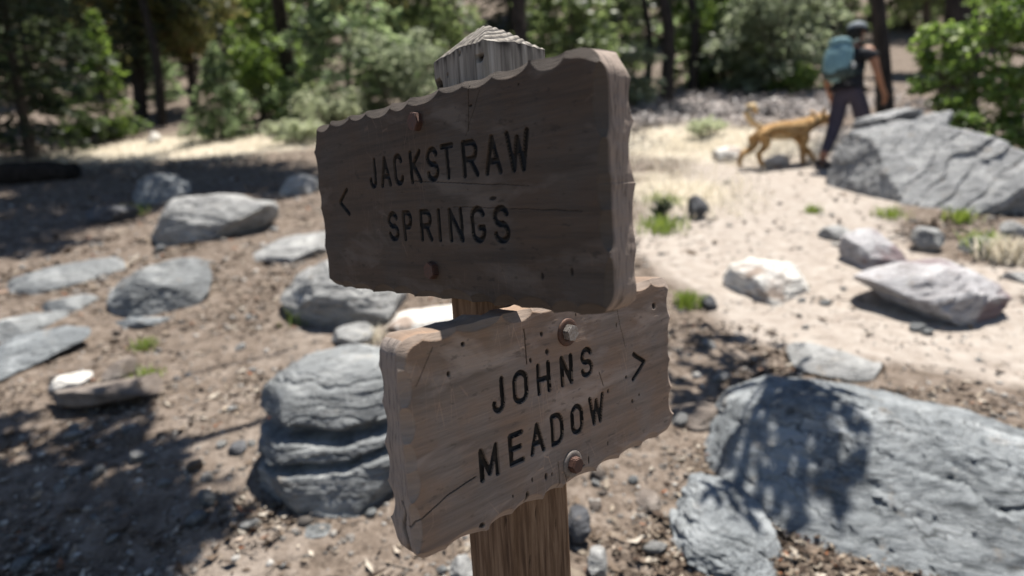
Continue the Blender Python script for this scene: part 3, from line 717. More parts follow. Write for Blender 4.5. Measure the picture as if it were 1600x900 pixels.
rock_px('rock', 'white quartz rock with a rusty brown end lying on the trail', [(1128, 440), (1150, 415), (1180, 402), (1215, 410), (1245, 415), (1265, 435), (1258, 458), (1235, 470), (1190, 478), (1150, 470)], (1195, 475), 'white_rock', .8, 6, 15, (.2, .2, 1), .03, 7, 7, .07)
rock_px('rock', 'rounded grey rock behind the long maroon-ended rock', [(1310, 400), (1325, 370), (1360, 356), (1400, 358), (1420, 385), (1415, 412), (1380, 425), (1330, 425)], (1365, 423), 'maroon_rock', .8, 6, 16, (.1, .2, 1), .03, 7, 6, .05)
rock_px('rock', 'small lilac-white stone right of the rounded grey rock', ell(1420, 352, 1480, 396, 12, 0, .1, 3), (1450, 394), 'pale_rock', .8, 5, 17)
rock_px('rock', 'small flat pale stone between the trail and the outcrop', ell(1278, 352, 1330, 378, 12, -.05, .1, 4), (1305, 377), 'pale_rock', .8, 5, 18)
rock_px('rock', 'grey stone flush with the grass right of the lilac-white stone', ell(1495, 370, 1560, 402, 12, 0, .1, 5), (1525, 400), 'pale_rock', .8, 5, 19)
rock_px('rock', 'low pinkish slab at the right edge beside the maroon-ended rock', ell(1566, 424, 1625, 446, 12, 0, .1, 6), (1590, 445), 'pale_rock', .8, 5, 20)
rock_px('rock', 'dark brown stone on the trail edge near the sign\'s right end', ell(1074, 306, 1108, 344, 11, 0, .12, 7), (1090, 342), 'dark_rock', .9, 5, 21)
rock_px('rock', 'small dark stone beside the green grass tuft on the trail', ell(1092, 458, 1122, 486, 10, 0, .12, 8), (1106, 484), 'dark_rock', .9, 5, 22)
rock_px('rock', 'flat white stone under the dog', [(1190, 250), (1222, 240), (1235, 252), (1215, 262), (1185, 262)], (1212, 264), 'white_rock', .8, 5, 23)
rock_px('rock', 'white stone on the ground behind the dog', [(1112, 245), (1125, 232), (1150, 228), (1160, 240), (1150, 252), (1120, 254)], (1138, 256), 'white_rock', .8, 5, 24)
# schist outcrop, right
rock_px('rock_outcrop', 'big grey schist outcrop with tilted layers beside the hiker',
    [(1246, 306), (1268, 284), (1300, 254), (1342, 216), (1385, 192), (1425, 186), (1480, 205), (1560, 232), (1640, 245), (1740, 285), (1750, 320), (1500, 352), (1290, 335)], (1400, 345), 'schist_dip', .5, 7, 31, (-.55, .2, .8), .05, 11, 3, .06, .1, y=5.15, lean=.5, pw=2.0, fit=0, cat='rock outcrop')
rock_px('rock', 'overhanging dark-edged slab on top of the schist outcrop beside the hiker\'s hand', [(1325, 205), (1345, 182), (1380, 168), (1430, 170), (1445, 180), (1400, 186), (1375, 196), (1340, 215)], (1380, 335), 'schist_dip', .6, 6, 32, (-.5, .3, .8), .05, 6, 5, .12, .0, y=5.6)
rock_px('rock', 'long tilted slab lying across the top of the schist outcrop under the green bush', [(1372, 222), (1400, 200), (1440, 180), (1480, 172), (1490, 186), (1465, 205), (1430, 216), (1395, 228)], (1420, 335), 'schist_dip', .6, 6, 33, (-.5, .3, .8), .05, 6, 5, .12, .0, y=5.5)
rock_px('rock', 'dark broken rock under the bush at the right edge of the outcrop', ell(1540, 232, 1620, 275, 14, 0, .2, 9), (1560, 330), 'schist_dip', .8, 6, 34, (-.5, .3, .8), .06, 5, 6, .12, y=4.85)
rock_px('rock', 'pale angular stone at the foot of the outcrop on the far right', ell(1560, 345, 1605, 372, 10, -.2, .1, 10), (1585, 372), 'pale_rock', .8, 5, 35)
# stacked stones left of the post
rock_px('rock', 'squarish grey rock left of the lower sign, split by dark horizontal cracks', [(397, 632), (415, 592), (460, 555), (530, 541), (590, 548), (640, 575), (650, 640), (650, 760), (640, 815), (560, 815), (500, 800), (450, 795), (422, 775), (418, 720), (418, 680), (400, 655)], (515, 815), 'schist', .85, 7, 41, (.05, .1, 1), .028, 14, 2, .045, .12, lean=.30, pw=3.4, slots=[(664, .020, .26), (705, .013, .20), (600, .006, .05)])
# left rocks
rock_px('rock', 'pale grey boulder half hidden behind the upper sign\'s lower left corner', [(436, 490), (440, 455), (470, 420), (520, 400), (570, 420), (640, 450), (640, 470), (560, 490), (520, 505), (470, 512), (445, 508)], (500, 507), 'pale_rock', .8, 6, 44, (.1, .2, 1), .03, 7, 8, .06)
rock_px('rock', 'broad grey boulder with a lit lower face at the edge of the tree shade', [(235, 345), (260, 318), (310, 303), (370, 302), (425, 315), (436, 345), (425, 372), (370, 384), (310, 380), (260, 368)], (340, 380), 'pale_rock', .75, 6, 45, (.05, .2, 1), .03, 7, 8, .06)
rock_px('rock', 'rounded egg-like grey rock on the left beside the trail', [(165, 470), (190, 445), (240, 415), (285, 402), (318, 408), (332, 440), (325, 480), (290, 500), (240, 496), (200, 490)], (255, 497), 'schist', .8, 6, 46, (.1, .2, 1), .02, 6, 7, .06)
rock_px('rock', 'long pointed slab with dark underside left of the egg-like rock', [(8, 462), (40, 440), (90, 420), (150, 402), (180, 402), (198, 432), (185, 450), (130, 452), (70, 458)], (105, 460), 'schist', .6, 6, 47, (.25, .3, 1), .035, 7, 7, .04, lean=.9)
rock_px('rock', 'large flat slate-coloured slab at the left edge below the pointed slab', [(-60, 580), (-30, 545), (20, 525), (80, 512), (130, 515), (142, 535), (110, 560), (60, 590), (0, 604)], (50, 600), 'boulder', .7, 6, 48, (.15, .3, 1), .03, 7, 7, .04, lean=.9)
rock_px('rock', 'dark upper slab at the left edge resting above the slate-coloured slab', [(-60, 520), (-20, 500), (40, 492), (100, 488), (120, 505), (70, 525), (0, 535)], (40, 530), 'schist', .7, 6, 49, (.15, .3, 1), .04, 6, 6, .05, lean=.9)
rock_px('rock', 'narrow tilted slab between the pointed slab and the egg-like rock', [(65, 490), (90, 470), (125, 460), (155, 465), (140, 480), (100, 490)], (110, 490), 'schist', .7, 5, 50, (.2, .3, 1), .03, 5, 5, .04)
rock_px('rock', 'small bluish flat stone in front of the egg-like rock', [(180, 504), (210, 496), (262, 498), (270, 508), (235, 514), (190, 514)], (225, 514), 'boulder', .5, 5, 51)
rock_px('rock', 'small white flat stone left of the brown cobble', [(74, 608), (100, 588), (140, 580), (146, 592), (120, 612), (85, 618)], (110, 616), 'white_rock', .7, 5, 52)
rock_px('rock', 'brown cobble between the white stone and the thin dark slab', ell(158, 556, 214, 602, 12, -.1, .08, 21), (188, 600), 'brown_rock', .8, 5, 53)
rock_px('rock', 'thin dark plank-like slab propped over a hollow on the left', [(74, 634), (120, 622), (180, 602), (240, 582), (258, 588), (210, 606), (150, 630), (95, 650), (80, 648)], (160, 645), 'brown_rock', .5, 6, 54, (.35, .2, 1), .03, 4, 5, .03, .05, lean=.9)
rock_px('rock', 'tilted pale slab beside the upper sign\'s left end', [(395, 410), (410, 385), (450, 368), (495, 362), (530, 372), (500, 395), (440, 412)], (450, 412), 'pale_rock', .7, 6, 55, (.2, .3, 1), .03, 6, 6, .05, lean=.9)
rock_px('rock', 'white flat rock showing between the two boards behind the post', [(600, 520), (640, 490), (700, 478), (760, 480), (780, 500), (720, 520), (650, 530)], (680, 528), 'white_rock', .7, 6, 56)
rock_px('rock', 'pale stone in the litter above the split rock', ell(520, 504, 590, 545, 12, -.1, .1, 22), (555, 545), 'pale_rock', .8, 5, 57)
rock_px('rock', 'dim blue-grey rock in the tree shade above the broad boulder', [(205, 300), (225, 280), (270, 270), (300, 285), (300, 312), (250, 320), (215, 315)], (255, 316), 'boulder', .8, 6, 58)
rock_px('rock', 'low dark rock in the tree shade left of the broad boulder', ell(130, 320, 220, 352, 12, -.05, .1, 23), (175, 352), 'dark_rock', .8, 6, 59)
rock_px('rock', 'small half-lit stone left of the upper sign at the edge of the shade', ell(438, 272, 500, 306, 12, 0, .1, 24), (468, 305), 'pale_rock', .8, 5, 60)
rock_px('rock', 'round white stone at the foot of the young fir', ell(230, 206, 252, 226, 10, 0, .06, 25), (241, 226), 'white_rock', .9, 5, 61)
rock_px('rock', 'dark round stone in the streak of shadow on the left trail', ell(356, 688, 386, 716, 10, 0, .08, 26), (371, 715), 'dark_rock', .9, 5, 62)
rock_px('rock', 'dark stone close behind the post\'s right side', ell(884, 790, 922, 862, 12, 0, .08, 27), (905, 860), 'dark_rock', .8, 5, 63)
rock_px('rock', 'brown-grey chunk of rock in the litter between post and boulder', ell(992, 768, 1034, 808, 10, 0, .12, 28), (1014, 806), 'brown_rock', .9, 5, 64)
rock_px('rock', 'rock buried in shade right of the lower sign', ell(1045, 630, 1140, 678, 12, 0, .1, 29), (1090, 676), 'brown_rock', .8, 5, 65)
rock_px('rock', 'lilac stone at the bottom edge between post and boulder', ell(918, 850, 950, 912, 10, 0, .1, 30), (935, 905), 'pale_rock', .8, 5, 66)
rock_px('rock', 'pale pebbled stone beside the post base on the left', ell(700, 868, 742, 912, 10, 0, .1, 31), (720, 905), 'pale_rock', .8, 5, 67)
rock_px('rock', 'grey stone at the foot of the split rock', ell(478, 824, 520, 850, 10, 0, .1, 32), (500, 848), 'schist', .8, 5, 68)

# small loose stones one can count, scattered (alike ones share a group)
rng = np.random.default_rng(77)
proto_st = []
for k in range(6):
    ag = np.linspace(-PI, PI, 61)[:-1]; rg = .5*(1+.16*fbm(np.c_[np.cos(ag)*1.5, np.sin(ag)*1.5, np.full(60, k*3.)], 2, k))*np.where(np.sin(ag) > 0, .75, .7)
    V, F = rock_shape(ag, rg, .42, 4, 200+k, (0, .2, 1), .03, 4, 6, .08)
    proto_st.append((V, F))
stone_me = {(k, mt): mesh_np('stone', *proto_st[k], M[mt]) for k in range(6) for mt in ('schist', 'pale_rock', 'brown_rock')}
ST_L = {'schist': ('grey', 'small grey stone lying loose in the leaf litter'), 'pale_rock': ('pale', 'small whitish stone lying loose on the dusty ground'), 'brown_rock': ('brown', 'small brown stone lying loose among dead leaves')}
cnt = 0
while cnt < 150:
    px, py = rng.uniform(0, 1600), rng.uniform(300, 900)
    if 480 < px < 1060 and py < 520 or (1120 < px and py > 600): continue
    if rng.random() > .35+.65*(py/900): continue
    g = ground_at(px, py); mt = ['schist', 'pale_rock', 'brown_rock'][rng.integers(3)]
    if (g[0] > .5 and g[1] > 2.4 and mt == 'brown_rock'): continue
    s_ = rng.uniform(.018, .05)*(1+.2*g[1])*(.7 if rng.random() < .6 else 1.25)
    o = link('stone', stone_me[(rng.integers(6), mt)], None, (g[0], g[1], g[2]+s_*.12)); o.scale = (s_, s_*rng.uniform(.7, 1.1), s_*rng.uniform(.6, .9)); o.rotation_euler = (rng.uniform(-.3, .3), rng.uniform(-.3, .3), rng.uniform(0, 6))
    big = 'fist-sized' if s_*F_PX/g[1] > 26 else 'small'
    where = ('in the shaded left foreground' if px < 420 and py > 640 else 'on the left trail' if px < 600 and py > 480 else 'among the rocks on the left' if px < 600 else 'around the foot of the post' if px < 1120 and py > 700 else
             'in the shade between post and boulder' if px < 1250 and py > 470 else 'on the sunny trail' if px < 1330 else 'near the maroon-ended rock on the right')
    lb = '%s %s stone lying loose %s' % (big, {'schist': 'grey', 'pale_rock': 'whitish', 'brown_rock': 'brown'}[mt], where)
    tag(o, lb, 'stone', lb.replace(' stone ', ' stones ')); cnt += 1

# ------------------------------------------------------------------ litter, pebbles, grass (uncountable)
def scatter(n, y0, y1, wfun, seed, half=.9):
    r_ = np.random.default_rng(seed); out = []
    tot = 0
    while tot < n:
        y = np.exp(r_.uniform(math.log(y0), math.log(y1), n)); x = r_.uniform(-half, half, n)*(y+.4)
        k = r_.random(n) < wfun(x, y); out.append(np.c_[x[k], y[k]]); tot += k.sum()
    P = np.concatenate(out)[:n]; return np.c_[P, height(P[:, 0], P[:, 1])]
def w_lit(x, y):
    tr, g, b = zones(x, y); patch = fbm(np.c_[x*2.2, y*2.2, x*0], 3, 55)
    return np.clip(.45-tr*1.15+1.7*patch, .03, 1)
def flakes(P, size, seed, up=.7):
    r_ = np.random.default_rng(seed); n = len(P); s_ = size*np.clip(np.exp(r_.normal(-.15, .5, n)), .25, 2.6)
    a = r_.uniform(0, 2*PI, n); T = np.stack([np.cos(a), np.sin(a), r_.normal(0, .3, n)], 1); T /= np.linalg.norm(T, axis=1)[:, None]
    N = np.stack([r_.normal(0, 1-up, n), r_.normal(0, 1-up, n), np.ones(n)], 1); B = np.cross(N, T); B /= np.linalg.norm(B, axis=1)[:, None]; N = np.cross(T, B)
    C0 = P+np.c_[np.zeros(n), np.zeros(n), r_.uniform(.002, .012, n)]; wd = r_.uniform(.3, .5, n)
    L = (s_/2)[:, None]*T; Wd = (s_*wd/2)[:, None]*B; cu = (s_*r_.uniform(-.1, .25, n))[:, None]*N
    V = np.stack([C0-L+cu, C0-Wd, C0, C0+Wd, C0+L+cu], 1).reshape(-1, 3); b = np.arange(n)[:, None]*5
    F = np.concatenate([b+np.array([0, 1, 2]), b+np.array([0, 2, 3]), b+np.array([1, 4, 2]), b+np.array([2, 4, 3])])
    return V, F
a = Acc(); P = scatter(22000, 1.2, 5, w_lit, 1); a.add(*flakes(P, .026, 2, .55)); P = scatter(12000, 4, 13, w_lit, 3); a.add(*flakes(P, .05, 4, .6))
tag(link('leaf_litter', a.mesh('leaf_litter', M['litter'], False)), 'dry curled leaves and bark chips covering the ground', None, None, 'stuff')
P = scatter(2600, 1.2, 7, lambda x, y: np.clip(w_lit(x, y)+.1, 0, 1), 31); r_ = np.random.default_rng(32); a = Acc()
for p in P:
    L = r_.uniform(.03, .13); th_ = r_.uniform(0, 2*PI); d_ = np.array([math.cos(th_), math.sin(th_), r_.uniform(-.05, .2)])*L; p = p+[0, 0, .006]
    a.add(*tube(np.stack([p-d_/2, p+r_.normal(0, .08, 3)*L*[1, 1, .2], p+d_/2]), [.0022, .0018, .001], 3))
tag(link('fallen_twigs', a.mesh('fallen_twigs', M['twig'], False)), 'thin fallen twigs scattered through the litter', None, None, 'stuff')
bv, bf = ico(1)
def pebs(P, size, seed):
    r_ = np.random.default_rng(seed); n = len(P); s_ = size*np.exp(r_.normal(0, .45, n))
    V = bv[None]*s_[:, None, None]*r_.uniform(.6, 1.1, (n, 1, 3))*(1+r_.uniform(-.2, .2, (n, len(bv), 1))); V[:, :, 2] *= .7
    V = V+P[:, None]; return V.reshape(-1, 3), (bf[None]+np.arange(n)[:, None, None]*len(bv)).reshape(-1, 3)
def w_peb(x, y):
    return np.clip(.45+.9*fbm(np.c_[x*1.6, y*1.6, x*0], 3, 66)-.25*(zones(x, y)[0] > .6), .06, 1)
a = Acc(); a.add(*pebs(scatter(6500, 1.2, 4.5, w_peb, 5), .0075, 6)); a.add(*pebs(scatter(2500, 4, 11, w_peb, 7), .016, 8))
tag(link('gravel', a.mesh('gravel', M['pebble'], True)), 'loose gravel and pebbles strewn over the dirt', None, None, 'stuff')
def blades(P, h, seed, spread=.5):
    r_ = np.random.default_rng(seed); n = len(P); hh = h*r_.uniform(.5, 1.3, n); a_ = r_.uniform(0, 2*PI, n); d_ = np.stack([np.cos(a_), np.sin(a_), 0*a_], 1)
    lean = d_*(hh*r_.uniform(.1, spread*2, n))[:, None]; wd = np.stack([-np.sin(a_), np.cos(a_), 0*a_], 1)*(hh*.035+.0015)[:, None]
    mid = P+lean*.35+np.c_[0*hh, 0*hh, hh*.6]; tip = P+lean+np.c_[0*hh, 0*hh, hh]
    V = np.stack([P-wd, P+wd, mid+wd*.8, mid-wd*.8, tip], 1).reshape(-1, 3); b = np.arange(n)[:, None]*5
    return V, b+np.array([0, 1, 2, 3]), b+np.array([3, 2, 4])
def grass(name, label, P, h, mat, seed, kind='stuff', cat=None, group=None):
    V, q, t_ = blades(P, h, seed); o = link(name, mesh_np(name, V, [q, t_], M[mat], False)); return tag(o, label, cat, group, kind)
grass('dry_grass', 'straw-coloured dry grass beyond the trail and along the forest edge', scatter(15000, 4.8, 15, lambda x, y: np.clip(zones(x, y)[1]*1.1-.1, 0, 1), 11), .07, 'drygrass', 12)
def tuft(px, py, wpx, n, h, mat, label, seed):
    g = ground_at(px, py); r_ = np.random.default_rng(seed); w_ = wpx*g[1]/F_PX/2
    P = np.c_[g[0]+np.clip(r_.normal(0, w_*.45, n), -w_, w_), g[1]+np.clip(r_.normal(0, w_*.45, n), -w_, w_)]; P = np.c_[P, height(P[:, 0], P[:, 1])]-[0, 0, .004]
    o = grass('grass_tuft', label, P, h, mat, seed, None, 'grass tuft'); return o
for a_ in [(1075, 478, 40, 160, .07, 'grass', 'bright green grass tuft on the trail right of the lower sign'), (1035, 358, 80, 260, .09, 'grass', 'yellow-green grass patch beside the dark brown stone'), (1040, 318, 70, 150, .08, 'grass', 'thin grass strip above the dark brown stone by the sign'),
           (1270, 333, 26, 90, .06, 'grass', 'tiny green tuft at the foot of the schist outcrop'), (1570, 408, 70, 260, .13, 'drygrass', 'dry yellow grass clump at the right edge behind the maroon-ended rock'), (1535, 395, 50, 140, .12, 'grass', 'green grass clump behind the long maroon-ended rock'),
           (1390, 338, 50, 120, .07, 'grass', 'green tuft under the middle of the outcrop'), (1500, 345, 50, 120, .09, 'grass', 'grassy tuft beside the dark root under the outcrop'), (225, 545, 40, 110, .05, 'grass', 'sparse green grass in front of the bluish flat stone'), (228, 592, 50, 110, .05, 'grass', 'sparse green grass beside the brown cobble'),
           (575, 535, 60, 200, .06, 'drygrass', 'mossy yellow grass above the split rock'), (470, 500, 50, 120, .06, 'grass', 'weedy tuft under the pale boulder behind the sign'), (205, 335, 60, 120, .09, 'grass', 'dim green tuft in the tree shade left of the broad boulder')]:
    tuft(*a_[:6], a_[6], 300+a_[0])

# ------------------------------------------------------------------ trees and shrubs
def leafquads(Cn, dirs, L, Wd, N):
    B = np.cross(N, dirs); B /= np.linalg.norm(B, axis=1)[:, None]+1e-9
    V = np.stack([Cn-dirs*(L/2)[:, None], Cn-B*(Wd/2)[:, None], Cn+dirs*(L/2)[:, None], Cn+B*(Wd/2)[:, None]], 1).reshape(-1, 3)
    return V, np.arange(len(Cn)*4).reshape(-1, 4)
def unit(v): return v/(np.linalg.norm(v, axis=1)[:, None]+1e-9)
def conifer(h, r, seed, nbr, blade, base=.1, lean=0, dens=1., trunk_r=None, top_cut=1., droop=.25):
    """(trunk mesh data, crown mesh data) of a fir: whorled boughs set with flat sprays of needles"""
    g = np.random.default_rng(seed); W = Acc(); tr = trunk_r or h*.016
    ts = np.linspace(0, 1, 9); ax = lambda t: np.stack([lean*t*h+.01*h*np.sin(t*5+seed), .01*h*np.cos(t*4+seed)*t, t*h], -1)
    tp = ax(ts); tp[0, 2] -= .4
    W.add(*tube(tp, tr*(1-ts*.93)*(1+.5*np.exp(-ts*18)), 10))
    Cs, Ds, Ls, Ns = [], [], [], []
    up_ = np.array([0, 0, .75])
    for b in range(nbr):
        t = base+(top_cut-base)*((b+g.random())/nbr)
        prof = max(.05, (1-(t-base)/(1-base)))**.8*min(1, .55+3*(t-base))
        L = r*prof*g.uniform(.6, 1.15); a = b*2.4+g.normal(0, .3); up = g.uniform(-.05, .3)-.15*(1-t)
        o = ax(np.array(t)); d = np.array([math.cos(a), math.sin(a), up])
        u = np.linspace(0, 1, 5); pts = o+u[:, None]*d*L; pts[:, 2] -= droop*L*u**2
        W.add(*tube(pts, np.maximum(tr*.22*(1-u)*prof, .004), 4))
        n = int(dens*L*6.5/blade)+4
        uu_ = g.uniform(.12, 1, n)**.75; cpos = o+uu_[:, None]*d*L; cpos[:, 2] -= droop*L*uu_**2
        sid = np.array([-math.sin(a), math.cos(a), 0]); wv = g.uniform(-1, 1, n)*(.40*L*(1.05-uu_)+.05*r)
        c = cpos+wv[:, None]*sid; c[:, 2] += g.normal(0, .03+.03*L, n)-.10*np.abs(wv)
        dd = unit(d[None]*.7+sid[None]*(np.sign(wv)*g.uniform(.3, 1.2, n))[:, None]+g.normal(0, .25, (n, 3)))
        Cs.append(c); Ds.append(dd); Ls.append(blade*g.uniform(.6, 1.4, n)); Ns.append(unit(up_+.75*np.array([d[0], d[1], 0])+g.normal(0, .35, (n, 3))))
    Cn, Dn, Ln, Nn = map(np.concatenate, (Cs, Ds, Ls, Ns))
    return W, leafquads(Cn, Dn, Ln, Ln*.5, Nn)
def leafy(clusters, leaf, seed, shell=.55):
    """leaves spread through ellipsoids (centre, radii, count)"""
    g = np.random.default_rng(seed); Cs, Os = [], []
    for c, r, n in clusters:
        v = unit(g.normal(size=(n, 3))); rad = g.random(n)**(1/3)*(1-shell)+shell*g.uniform(.75, 1.05, n)
        sub = max(5, n//45); sc_ = unit(g.normal(size=(sub, 3)))*g.uniform(.35, .95, (sub, 1)); k = g.integers(0, sub, n)   # leaves gather into sprigs
        q = np.where((g.random(n) < .72)[:, None], sc_[k]+v*rad[:, None]*.26, v*rad[:, None])
        Cs.append(np.array(c)+q*np.array(r)); Os.append(unit(q))
    Cn = np.concatenate(Cs); On = np.concatenate(Os); n = len(Cn); d = unit(g.normal(size=(n, 3))*[1, 1, .6]); L = leaf*g.uniform(.6, 1.4, n)
    return leafquads(Cn, d, L, L*g.uniform(.4, .65, n), unit(g.normal(size=(n, 3))*.5+[.05, .05, .6]+On*.75))
def broadleaf(h, clusters, leaf, seed, tr, trunk_pts=None, limbs=True):
    g = np.random.default_rng(seed); W = Acc()
    tp = np.array(trunk_pts if trunk_pts is not None else [(0, 0, -.4), (.02*h, 0, .2*h), (-.02*h, .02*h, .45*h), (.02*h, 0, .7*h)], float)
    u = np.linspace(0, len(tp)-1, 12); tp = np.stack([np.interp(u, np.arange(len(tp)), tp[:, i]) for i in range(3)], 1)
    W.add(*tube(tp, tr*np.linspace(1.15, .4, 12), 10))
    if limbs:
        for c, r, n in clusters:
            c = np.array(c, float); k = np.argmin(np.linalg.norm(tp-c*[1, 1, .72], axis=1)); s_ = tp[k]; uu_ = np.linspace(0, 1, 7)[:, None]
            mid = (s_+c)/2+[0, 0, .06*np.linalg.norm(c-s_)]+g.normal(0, .04, 3)*np.linalg.norm(c-s_)
            pts = (1-uu_)**2*s_+2*uu_*(1-uu_)*mid+uu_**2*c
            W.add(*tube(pts, tr*.35*np.linspace(1, .25, 7), 6))
            for _ in range(4):
                e = c+unit(g.normal(size=(1, 3)))[0]*np.array(r)*.8; W.add(*tube(np.stack([c+(pts[4]-c)*.4, (c+e)/2, e]), [tr*.12, tr*.08, tr*.03], 4))
    return W, leafy(clusters, leaf, seed)
def make_tree(name, label, cat, data, bark, leafm, loc, group=None, rz=0, scale=1, crown='crown'):
    W, (LV, LF) = data
    r_ = empty(name, loc, rz); r_.scale = (scale,)*3; tag(r_, label, cat, group)
    if W is not None: link('trunk', W.mesh('trunk', M[bark]), r_)
    link(crown, mesh_np(crown, LV, LF, M[leafm], False), r_); return r_
def on(px, y):
    x = ray(px, 300)[0]*y; return (x, y, hgt(x, y))

# the tall tree whose trunk stands behind the sign; its high crown shades the ground on the left
x, y, z = on(826, 10.5)
cl = [((-.6, -.2, 5.6), (1.6, 1.3, .7), 900), ((-1.6, -.9, 6.4), (1.4, 1.2, .9), 900), ((.9, .5, 6.0), (1.6, 1.4, .9), 900), ((0, 0, 7.3), (1.9, 1.6, 1.0), 1000), ((1.6, -.4, 3.1), (1.3, .8, .45), 900), ((.9, -.6, 2.75), (.8, .5, .3), 500), ((-.7, -.3, 3.3), (.8, .6, .4), 500)]
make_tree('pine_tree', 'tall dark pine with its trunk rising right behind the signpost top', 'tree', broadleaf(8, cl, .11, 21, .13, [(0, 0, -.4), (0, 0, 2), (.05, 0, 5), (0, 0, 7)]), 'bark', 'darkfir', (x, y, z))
# crowns that shade the left of the clearing
for px, yy, h_, sd, lab in [(-160, 9.2, 8.5, 31, 'spreading dark tree at the left edge overhanging the clearing'), (235, 17.0, 10, 32, 'dark bushy tree behind the pale grass strip on the left')]:
    x, y, z = on(px, yy); g = np.random.default_rng(sd)
    cl = [((g.uniform(-1.9, 1.9), g.uniform(-1.7, 1.2), h_*g.uniform(.12, .75)), (1.3, 1.1, .75), 1500) for _ in range(15)]
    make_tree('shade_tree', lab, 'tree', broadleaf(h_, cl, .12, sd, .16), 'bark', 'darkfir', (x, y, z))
S1 = [ground_at(px, py) for px, py in [(30, 385), (90, 345), (30, 320), (160, 335), (140, 295), (225, 305), (300, 284), (385, 274), (60, 285), (205, 274), (300, 266), (425, 292), (-20, 355), (-70, 330), (-70, 290), (250, 285), (-60, 385), (100, 315), (345, 290), (20, 268), (120, 268)]]
T_ = 6.2; b0 = np.array(on(470, 14.5)); cl = []
for p in S1:
    c = p+SUN*(T_+.25*(p[1]-7)); k = .115*p[1]; cl.append((tuple(c-b0), (k, k, k*.5), int(2600*k*k)))
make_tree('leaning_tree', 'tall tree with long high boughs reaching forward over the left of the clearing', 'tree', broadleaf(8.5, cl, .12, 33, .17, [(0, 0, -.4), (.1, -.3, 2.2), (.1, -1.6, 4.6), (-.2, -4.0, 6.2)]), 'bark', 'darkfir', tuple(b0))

# oak on the right: bright low boughs at the picture edge, high limbs that dapple the boulder and the trail
b0 = np.array([6.2, 7.2, hgt(6.2, 7.2)]); cl = []
def world(c): return tuple(np.array(c)-b0)
g = np.random.default_rng(5)
for px, py, yy, rr_ in [(1470, 60, 5.6, .26), (1520, 90, 5.5, .3), (1560, 40, 5.5, .34), (1600, 110, 5.4, .34), (1470, 118, 5.5, .24), (1540, 145, 5.4, .28), (1590, 180, 5.3, .30), (1500, 190, 5.3, .24), (1550, 215, 5.2, .26), (1620, 30, 5.4, .4), (1640, 220, 5.2, .34), (1580, -20, 5.6, .4), (1480, 160, 5.4, .16), (1445, 135, 5.45, .13), (1448, 92, 5.6, .12)]:
    yy += .95; rr_ *= 1.12; cl.append((world(at(px, py, yy)), (rr_, rr_*.9, rr_*.55), int(1900*rr_)))
W, LQ = broadleaf(6, cl, .065, 41, .15, [(0, 0, -.4), (.05, 0, 1.2), (-.2, -.1, 2.6), (-.5, -.3, 4.2)])
make_tree('oak_tree', 'bright green oak with low leafy boughs over the schist outcrop at the right edge', 'tree', (W, LQ), 'bark_g', 'right_oak', tuple(b0))
# oak standing behind the camera: its long limbs throw the dappled shade on the boulder and the streaks on the left
b0 = np.array([1.7, -2.6, hgt(1.7, -2.6)]); cl = []
S3 = [ground_at(px, py) for px, py in [(1085, 520), (1130, 540), (1185, 556), (1095, 580), (1150, 596), (1225, 588), (1075, 620), (1110, 640)]]+[at(px, py, y_) for px, py, y_ in [(g.uniform(1150, 1345), None, None) for _ in range(0)]]
for _ in range(44):                                                     # dapple over the boulder's upper left
    px = g.uniform(1125, 1345); t_ = g.random(); py = 628+(px < 1250)*(1250-px)*.5+t_*(165 if px < 1290 else 75); S3.append(at(px, py, 1.95-.35*t_))
for k, p in enumerate(S3):
    q3 = g.uniform(.13, .19) if k < 8 else g.uniform(.05, .10); cl.append((world(p+SUN*2.5), (q3, q3, .08), int(1300*q3*q3) if k < 8 else int(3+230*q3*q3)))
for gx_, gy_, gz_, t_, r3, n_ in [
        (-1.75, 2.05, 0, 4.5, .34, 420), (-1.45, 1.85, 0, 4.5, .32, 420), (-1.2, 1.65, 0, 4.5, .30, 420), (-1.9, 1.6, 0, 4.4, .4, 420), (-1.35, 1.45, 0, 4.5, .3, 420), (-2.2, 2.15, 0, 4.5, .3, 300), (-1.12, 1.5, 0, 4.5, .2, 160)]:
    c = np.array([gx_, gy_, gz_])+SUN*4.3; cl.append((world(c), (r3*1.1, r3*1.1, r3*.6), int(n_*1.7)))
n_far = len(cl)
for k in range(9): cl.append(((g.uniform(-3.2, 1.5), g.uniform(-1.5, 1.2), g.uniform(2.6, 5.5)), (1., 1., .7), 700))
W, LQ = broadleaf(6, cl[n_far:], .085, 42, .17, [(0, 0, -.4), (.05, 0, 1.2), (-.1, .1, 2.4), (-.2, .3, 3.6)])
LQ2 = leafy(cl[:n_far], .085, 43); fk = np.array([-.2, .3, 3.6])
def limb(pts, r0, r1):
    pts = np.array(pts); u = np.linspace(0, len(pts)-1, 14); p = np.stack([np.interp(u, np.arange(len(pts)), pts[:, i]) for i in range(3)], 1); W.add(*tube(p, np.linspace(r0, r1, 14), 7))
def sh(px, py, t): return world(ground_at(px, py)+SUN*t)
A0 = world(np.array([-1.3, 1.6, 0])+SUN*3.2)
limb([fk, np.array(A0)*.5+fk*.5+[0, 0, .3], A0], .07, .03)
limb([A0, sh(140, 728, 3.2), sh(370, 672, 3.2), sh(480, 628, 3.2), sh(600, 590, 3.15)], .028, .014)
limb([sh(20, 655, 3.2), sh(230, 608, 3.3), sh(330, 578, 3.3), sh(450, 548, 3.3)], .014, .009); limb([A0, sh(20, 655, 3.2)], .02, .014)
limb([sh(100, 720, 3.2), sh(200, 640, 3.2), sh(230, 610, 3.3)], .012, .008)
E1 = world(np.array([1.0, 2.3, .3])+SUN*2.5); limb([sh(600, 590, 3.15), sh(800, 560, 3.0), sh(1075, 545, 2.6)], .014, .010); limb([sh(1075, 545, 2.6), E1], .010, .007)
